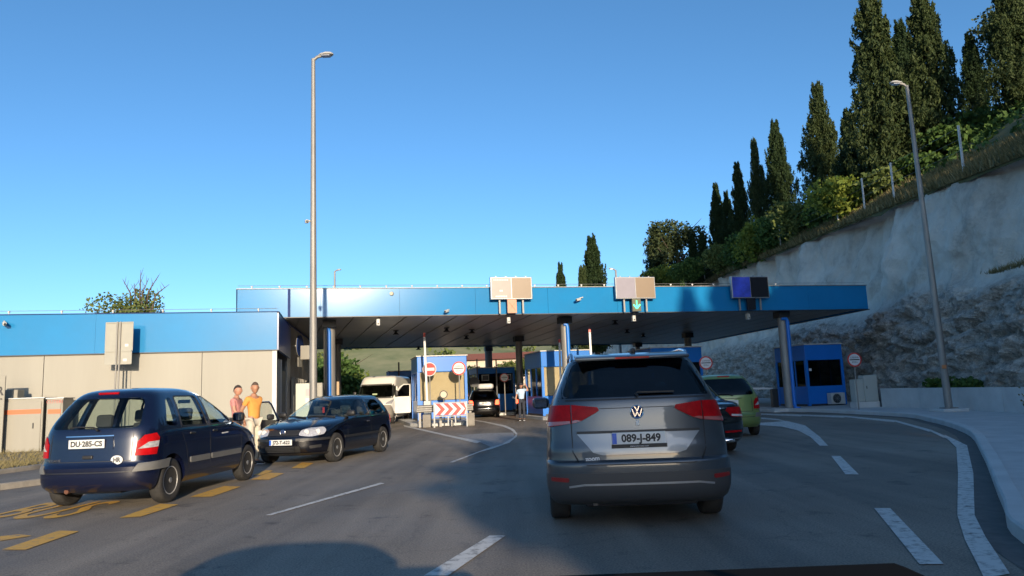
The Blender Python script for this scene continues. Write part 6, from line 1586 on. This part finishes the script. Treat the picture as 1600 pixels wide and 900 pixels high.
def head_mesh(c, yaw=0, pitch=0):
    """head with brow, nose, lips, chin and ears; faces +y"""
    vs, fs = [], []; NU, NV = 28, 22
    for i in range(NV+1):
        v = math.pi*i/NV
        for j in range(NU):
            u = 2*math.pi*j/NU; x, y, z = math.sin(v)*math.sin(u), math.sin(v)*math.cos(u), math.cos(v)
            w = .080*(1 - .22*max(0, -z)**1.5); d = .100*(1 - .10*max(0, -z)); h = .125
            X, Y, Z = x*w, y*d, z*h
            if y > 0:
                fz = Z
                nose = math.exp(-(X/.013)**2)*math.exp(-((fz+.020)/.022)**2)*.024; brow = math.exp(-((fz-.020)/.010)**2)*.005*math.exp(-(X/.05)**2)
                eyes = -math.exp(-((abs(X)-.030)/.013)**2)*math.exp(-((fz-.004)/.012)**2)*.010
                lips = math.exp(-(X/.022)**2)*(math.exp(-((fz+.058)/.006)**2)+math.exp(-((fz+.070)/.006)**2))*.006
                chin = math.exp(-(X/.025)**2)*math.exp(-((fz+.100)/.016)**2)*.012
                Y += (nose+brow+eyes+lips+chin)*min(1, y*1.6)
            vs.append((X, Y, Z))
    for i in range(NV):
        for j in range(NU): fs.append((i*NU+j, i*NU+(j+1) % NU, (i+1)*NU+(j+1) % NU, (i+1)*NU+j))
    mb = MB(); M = Matrix.Translation(Vector(c)) @ Matrix.Rotation(yaw, 4, 'Z') @ Matrix.Rotation(pitch, 4, 'X'); mb.T = M
    mb.add(vs, fs)
    for s in (-1, 1):
        mb.tube([(s*.072, -.012, -.03), (s*.084, -.014, -.012), (s*.086, -.016, .012), (s*.074, -.010, .028)], [.008, .012, .013, .008], 8)
    return mb, M
def hand(wrist, direc, palmn, size=.085, curl=.5):
    """palm and five fingers as tapered bent tubes"""
    d = Vector(direc).normalized(); n = Vector(palmn).normalized(); s = d.cross(n).normalized(); n = s.cross(d)
    W = Vector(wrist); mb = MB()
    mb.tube([W, W+d*size*.35, W+d*size*.8, W+d*size*1.0], [.026, .034, .036, .028], 10)
    for k, (off, L) in enumerate(((-.028, .062), (-.010, .072), (.010, .070), (.027, .055))):
        p0 = W+d*size*.9+s*off; p1 = p0+(d*math.cos(curl*.5)+n*math.sin(curl*.5))*L*.45; p2 = p1+(d*math.cos(curl*1.3)+n*math.sin(curl*1.3))*L*.35; p3 = p2+(d*math.cos(curl*2)+n*math.sin(curl*2))*L*.28
        mb.tube([p0, p1, p2, p3], [.0095, .009, .008, .006], 7)
    p0 = W+d*size*.3-s*.025; mb.tube([p0, p0-s*.028+d*.03, p0-s*.034+d*.055+n*.012], [.012, .010, .008], 7)
    return mb.mesh('hand')
def person(loc, rz, label, P, shirt, trouser, hair, skin, shoes, height=1.78, cap=None, head_yaw=0, belt=None, extras=None, shorts=False):
    r = empty('person', loc, rz, label, 'person'); k = height/1.78
    J = dict(pelvis=(0,0,.96), belly=(0,.01,1.08), chest=(0,0,1.26), upper=(0,-.01,1.42), neck=(0,-.005,1.49), nape=(0,.01,1.545),
             shL=(-.165,-.01,1.42), elL=(-.24,-.04,1.14), wrL=(-.25,.06,.90), shR=(.165,-.01,1.42), elR=(.24,-.04,1.14), wrR=(.25,.06,.90),
             hipL=(-.09,0,.92), knL=(-.10,.02,.50), anL=(-.11,-.03,.09), hipR=(.09,0,.92), knR=(.10,.02,.50), anR=(.11,-.03,.09)); J.update(P)
    RR = dict(pelvis=(.112,.10), belly=(.125,.095), chest=(.150,.105), upper=(.125,.09), neck=.066, nape=.060, shL=.06, elL=.042, wrL=.029, shR=.06, elR=.042, wrR=.029,
              hipL=.080, knL=.058, anL=.040, hipR=.080, knR=.058, anR=.040)
    foot = lambda s: tuple(Vector(J['an'+s])+Vector((.0, .13, -.055)))
    joints = {n: (Vector(J[n])*k, RR[n]) for n in J}; joints['toL'] = (Vector(foot('L'))*k, .032); joints['toR'] = (Vector(foot('R'))*k, .032)
    bones = [('pelvis','belly'),('belly','chest'),('chest','upper'),('upper','neck'),('neck','nape'),('upper','shL'),('shL','elL'),('elL','wrL'),('upper','shR'),('shR','elR'),('elR','wrR'),
             ('pelvis','hipL'),('hipL','knL'),('knL','anL'),('anL','toL'),('pelvis','hipR'),('hipR','knR'),('knR','anR'),('anR','toR')]
    bodym = skin_mesh(joints, bones)
    hc = Vector(J['nape'])*k+Vector((0, .02, .110)); hm, M = head_mesh(hc, head_yaw)
    ms = [bodym, hm.mesh('h')]
    for s, sg in (('L', -1), ('R', 1)):
        w, e = Vector(J['wr'+s])*k, Vector(J['el'+s])*k; ms.append(hand(w, w-e, Vector((-sg, .3, 0)), curl=.6))
    link_mesh('body', join_meshes('body', ms, skin), None, r)
    # shirt with short sleeves
    def lerp(a, b, t): return tuple(Vector(J[a]).lerp(Vector(J[b]), t))
    sj = {n: (Vector(J[n])*k, v) for n, v in dict(pelvis=(.150,.118), belly=(.142,.112), chest=(.165,.120), upper=(.138,.102), neck=.070, shL=.066, shR=.066).items()}
    sj['pelvis'] = (sj['pelvis'][0]+Vector((0,0,-.01)), (.150,.118))
    sj['slL'] = (Vector(lerp('shL','elL',.66))*k, .058); sj['slR'] = (Vector(lerp('shR','elR',.66))*k, .058)
    link_mesh('shirt', join_meshes('shirt', [skin_mesh(sj, [('pelvis','belly'),('belly','chest'),('chest','upper'),('upper','neck'),('upper','shL'),('shL','slL'),('upper','shR'),('shR','slR')])], shirt), None, r)
    tj = {n: (Vector(J[n])*k, v) for n, v in dict(pelvis=(.120,.108), hipL=.090, knL=.072, hipR=.090, knR=.072).items()}
    for s in 'LR': tj['cu'+s] = (Vector(lerp('kn'+s, 'an'+s, 1.02 if not shorts else .2))*k, .064)
    link_mesh('trousers', join_meshes('trousers', [skin_mesh(tj, [('pelvis','hipL'),('hipL','knL'),('knL','cuL'),('pelvis','hipR'),('hipR','knR'),('knR','cuR')])], trouser), None, r)
    for s in 'LR':
        a = Vector(J['an'+s])*k; m = MB()
        m.T = Matrix.Translation(Vector((a.x, a.y+.06, 0)))
        pr = [(-.11,.030,.055),(-.07,.040,.075),(0,.043,.070),(.07,.048,.055),(.13,.045,.042),(.165,.025,.03)]; n = 12; vs = []; fs = []
        for y, w, h in pr:
            for q in range(n): th = 2*math.pi*q/n; vs.append((w*math.cos(th), y, max(.004, h/2+.012+h*.62*math.sin(th))))
        for i in range(len(pr)-1):
            for q in range(n): fs.append((i*n+q, i*n+(q+1) % n, (i+1)*n+(q+1) % n, (i+1)*n+q))
        fs += [tuple(range(n)), tuple(len(vs)-n+q for q in range(n))]
        sh = m.add(vs, fs).build('shoe', shoes, r, sm=50)
        so = MB(); so.T = m.T; so.box((0, .03, .010), (.085, .28, .02), bev=.008); so.build('sole', SIGNW if shoes is BLKP else BLKP, sh)
    # hair: close-cropped cap over the skull
    vs, fs = [], []; NU, NV = 26, 9; mb = MB(); mb.T = M
    for i in range(NV+1):
        for j in range(NU):
            u = 2*math.pi*j/NU; vmax = 1.12 + .75*max(0, -math.cos(u))**1.2 - .05*abs(math.sin(u)); v = vmax*i/NV
            x, y, z = math.sin(v)*math.sin(u), math.sin(v)*math.cos(u), math.cos(v); q = 1.055
            vs.append((x*.080*q, y*.100*q-.002, z*.125*q+.001))
    for i in range(NV):
        for j in range(NU): fs.append((i*NU+j, i*NU+(j+1) % NU, (i+1)*NU+(j+1) % NU, (i+1)*NU+j))
    mb.add(vs, fs).build('hair', hair, r, sm=60)
    em = MB(); em.T = M
    for s in (-1, 1): em.lathe([(-.004, .006), (.002, .004)], c=(s*.028, .083, .004), axis='Y', seg=8)
    em.build('eyes', INK, r)
    em = MB(); em.T = M
    for s in (-1, 1): em.bar((s*.016, .091, .022), (s*.042, .083, .022), .006, .006)
    em.build('eyebrows', hair, r)
    if belt: 
        bm_ = MB(); b = Vector(J['pelvis'])*k; n = 20; bm_.tube([(b.x+.152*math.cos(6.2832*q/n), b.y+.122*math.sin(6.2832*q/n), b.z+.045) for q in range(n+1)], .018, 6, cap=False); bm_.build('belt', belt, r)
    if cap:
        cm = MB(); cm.T = M; vs, fs = [], []; NU = 24; ring = [(1.10,.02),(1.16,.05),(1.22,.09),(1.05,.125),(.5,.135),(.02,.137)]
        for q, z in ring:
            for j in range(NU): u = 2*math.pi*j/NU; vs.append((math.sin(u)*.082*q, math.cos(u)*.100*q, z))
        for i in range(len(ring)-1):
            for j in range(NU): fs.append((i*NU+j, i*NU+(j+1) % NU, (i+1)*NU+(j+1) % NU, (i+1)*NU+j))
        cm.add(vs, fs); cm.box((0, .115, .035), (.12, .09, .012), rx=R(-15), bev=.005); cm.build('cap', cap, r, sm=50)
    return r
SK1 = pmat('tanned_skin', (.42, .21, .125), .55); SK2 = pmat('ruddy_skin', (.46, .23, .15), .55)
HAIR = pmat('cropped_dark_hair', (.035, .025, .02), .8); HAIR2 = pmat('stubble_hair', (.10, .065, .045), .85)
def fold(name, col): return pmat(name, col, .9, var=.12, vscale=6, bump=.6, bscale=9)
person((XY(397, 16.4), 16.4, 0), R(-118), 'man in an orange T-shirt and pale trousers, hands behind his back',
    dict(elL=(-.235,-.13,1.17), wrL=(-.05,-.21,.98), elR=(.235,-.13,1.17), wrR=(.05,-.21,.98)), fold('orange_cotton', (.75, .32, .07)), fold('cream_trousers', (.58, .52, .42)), HAIR2, SK1, BLKP, 1.78, head_yaw=R(-28))
person((XY(370, 17.9), 17.9, .0), R(-95), 'man in a pink T-shirt with dark cropped hair, beside the man in orange',
    dict(elR=(.22,.06,1.16), wrR=(.20,.24,1.02)), fold('pink_cotton', (.52, .22, .20)), fold('dark_trousers', (.05, .05, .07)), HAIR, SK2, BLKP, 1.76)
pc = person((XY(814, 35.4), 35.4, 0), R(178), 'policeman in a pale blue shirt and dark cap, one arm raised',
    dict(shL=(-.18,0,1.45), elL=(-.34,.10,1.40), wrL=(-.24,.12,1.64), elR=(.25,-.04,1.14), wrR=(.26,.08,.90), knR=(.09,.10,.50), anR=(.10,.02,.09), anL=(-.10,-.10,.09)), fold('pale_blue_shirt', (.42, .55, .70)), fold('navy_trousers', (.03, .035, .05)), HAIR, SK2, BLKP, 1.76, cap=pmat('navy_cap', (.02, .02, .03), .7), belt=BLKP)
# ------------------------------------------------------------------ vehicles in place
build_grey_mpv((1.18, 7.27, 0), R(-2.6)).scale = (1, 1, 1.03)
build_compact_mpv('minivan', 'navy blue compact minivan parked on the left, plate DU 285-CS', P_NAVY, (-5.74, 9.95, 0), R(-3.5), 'DU·285-CS', group='cars stopped on the left').scale = (.955, 1, 1)
g = build_compact_mpv('minivan', 'light green minivan in the outer lane, right of the black saloon', P_GREEN, (5.42, 19.0, 0), R(-3), '', full=False, group='cars queuing towards the border booths')
hb = R(13); h = Vector((-math.sin(hb), -math.cos(hb), 0)); rt = Vector((h.y, -h.x, 0))
O = Vector((-3.93, 16.3, 0)) - h*3.28 + rt*.84
build_hatch('hatchback_car', 'black hatchback facing the camera with one door open, plate J72-T-622', P_BLACK, O, math.atan2(-h.x, h.y), 'J72-T-622', group='cars stopped on the left')
build_saloon('black saloon half hidden behind the right side of the grey minivan', (3.55, 14.4, 0), R(1.5))
o = build_hatch('off_road_car', 'black off-roader with lit tail lamps and a white roof box at the far booth', P_BLACK2, (XY(756, 41), 41, 0), R(5), '', False, True, .12, 'cars queuing towards the border booths', 'AB·123', False)
rb = MB().box((XY(759, 41.9), 42.3, 1.72), (.85, 1.5, .30), bev=.12).build('roof_box', SIGNW, None, sm=50); tag(rb, 'white roof box on top of the black off-roader', 'roof box')
build_hatch('dark_hatchback', 'dark car with red tail lamps just right of the policeman', P_BLACK2, (XY(829, 43), 43, 0), R(4), '', False, True, 0, 'cars queuing towards the border booths', '', False)
build_van((XY(597, 37)-.2, 42.2, 0), R(176))

# car the picture is taken from: the camera sits behind its windscreen opening
def own_car():
    root = empty('passenger_car', (-.42, -2.36, 0), 0, 'dark passenger car the view is taken from, its dashboard edge at the bottom', 'car')
    sh = Shape([(.22,.80,.10,3.95),(.30,.85,.02,4.15),(.50,.87,.0,4.2),(.62,.868,.02,4.18),(.76,.86,.05,4.08),(.88,.85,.06,3.95),(.93,.84,.07,3.80),(.975,.83,.09,3.56),(1.0,.82,.10,3.49),(1.16,.76,.18,3.12),(1.32,.74,.28,2.66),(1.44,.71,.36,2.40),(1.54,.65,.46,2.2),(1.59,.55,.60,1.95),(1.61,.38,.8,1.6)], Lr=.42, nr=3, Lf=.8, nf=2.6)
    wf = rnd([(-.70,1.013),(.70,1.013),(.54,1.435),(-.54,1.435)], .05)
    sw = [('S', rnd([(.65,1.02),(1.6,1.02),(1.62,1.38),(.9,1.38)], .05)), ('S', rnd([(1.7,1.02),(2.85,1.02),(2.35,1.38),(1.72,1.38)], .05))]
    car_body(sh, 'body', paint('dark_slate_paint', (.03, .035, .045), .3, .4), root, (.8, 3.3), .31, [('front', wf)]+sw, .78, 3.38)
    root.scale = (1.15, 1, 1.05)
    MB().box((0, 2.98, 1.114/1.05), (1.52, .60, .04/1.05), bev=.015).build('dashboard', pmat('matt_black_dashboard', (.012, .012, .012), .95, spec=.05), root)
    wheels4(root, sh, .8, 3.3, .31, .2, 5, .865); underbody(root, .8, 3.3, .55, 4.0)
    for s in (-1, 1): mirror_part(root, sh, s, 2.75, 1.02, BLKP)
own_car()

# ------------------------------------------------------------------ camera
cam = bpy.data.cameras.new('camera'); cam.sensor_width = 36; cam.lens = 36*F/1600; cam.clip_start = .05; cam.clip_end = 6000
co_ = bpy.data.objects.new('camera', cam); C.objects.link(co_); co_.location = (0, 0, CAM_H); co_.rotation_euler = CAMROT.to_euler(); scene.camera = co_

# ------------------------------------------------------------------ light
SUN_EL, SUN_AZ = R(12.0), R(12.0)     # sun behind the camera, to the right
S = Vector((math.sin(SUN_AZ)*math.cos(SUN_EL), -math.cos(SUN_AZ)*math.cos(SUN_EL), math.sin(SUN_EL)))
sl = bpy.data.lights.new('sun', 'SUN'); sl.energy = 2.7; sl.angle = R(.5); sl.color = (1.0, .82, .60)
so = bpy.data.objects.new('sun', sl); C.objects.link(so); so.rotation_euler = S.to_track_quat('Z', 'Y').to_euler()
w = bpy.data.worlds.new('World'); scene.world = w; w.use_nodes = True; nt = w.node_tree
bg = nt.nodes['Background']; sky = nt.nodes.new('ShaderNodeTexSky'); sky.sky_type = 'NISHITA'; sky.sun_disc = False
sky.sun_elevation = SUN_EL; sky.sun_rotation = math.atan2(S.x, S.y); sky.altitude = 100; sky.air_density = .72; sky.dust_density = .9; sky.ozone_density = 3.4
hs_ = nt.nodes.new('ShaderNodeHueSaturation'); hs_.inputs['Saturation'].default_value = 1.07; hs_.inputs['Hue'].default_value = .493; nt.links.new(sky.outputs[0], hs_.inputs['Color']); nt.links.new(hs_.outputs[0], bg.inputs[0]); bg.inputs[1].default_value = .100
scene.view_settings.view_transform = 'Standard'; scene.view_settings.look = 'None'; scene.view_settings.gamma = 1; scene.view_settings.exposure = 1.22
scene.cycles.max_bounces = 6; scene.cycles.transparent_max_bounces = 12; scene.cycles.diffuse_bounces = 3; scene.cycles.glossy_bounces = 3
scene.cycles.sample_clamp_indirect = 6
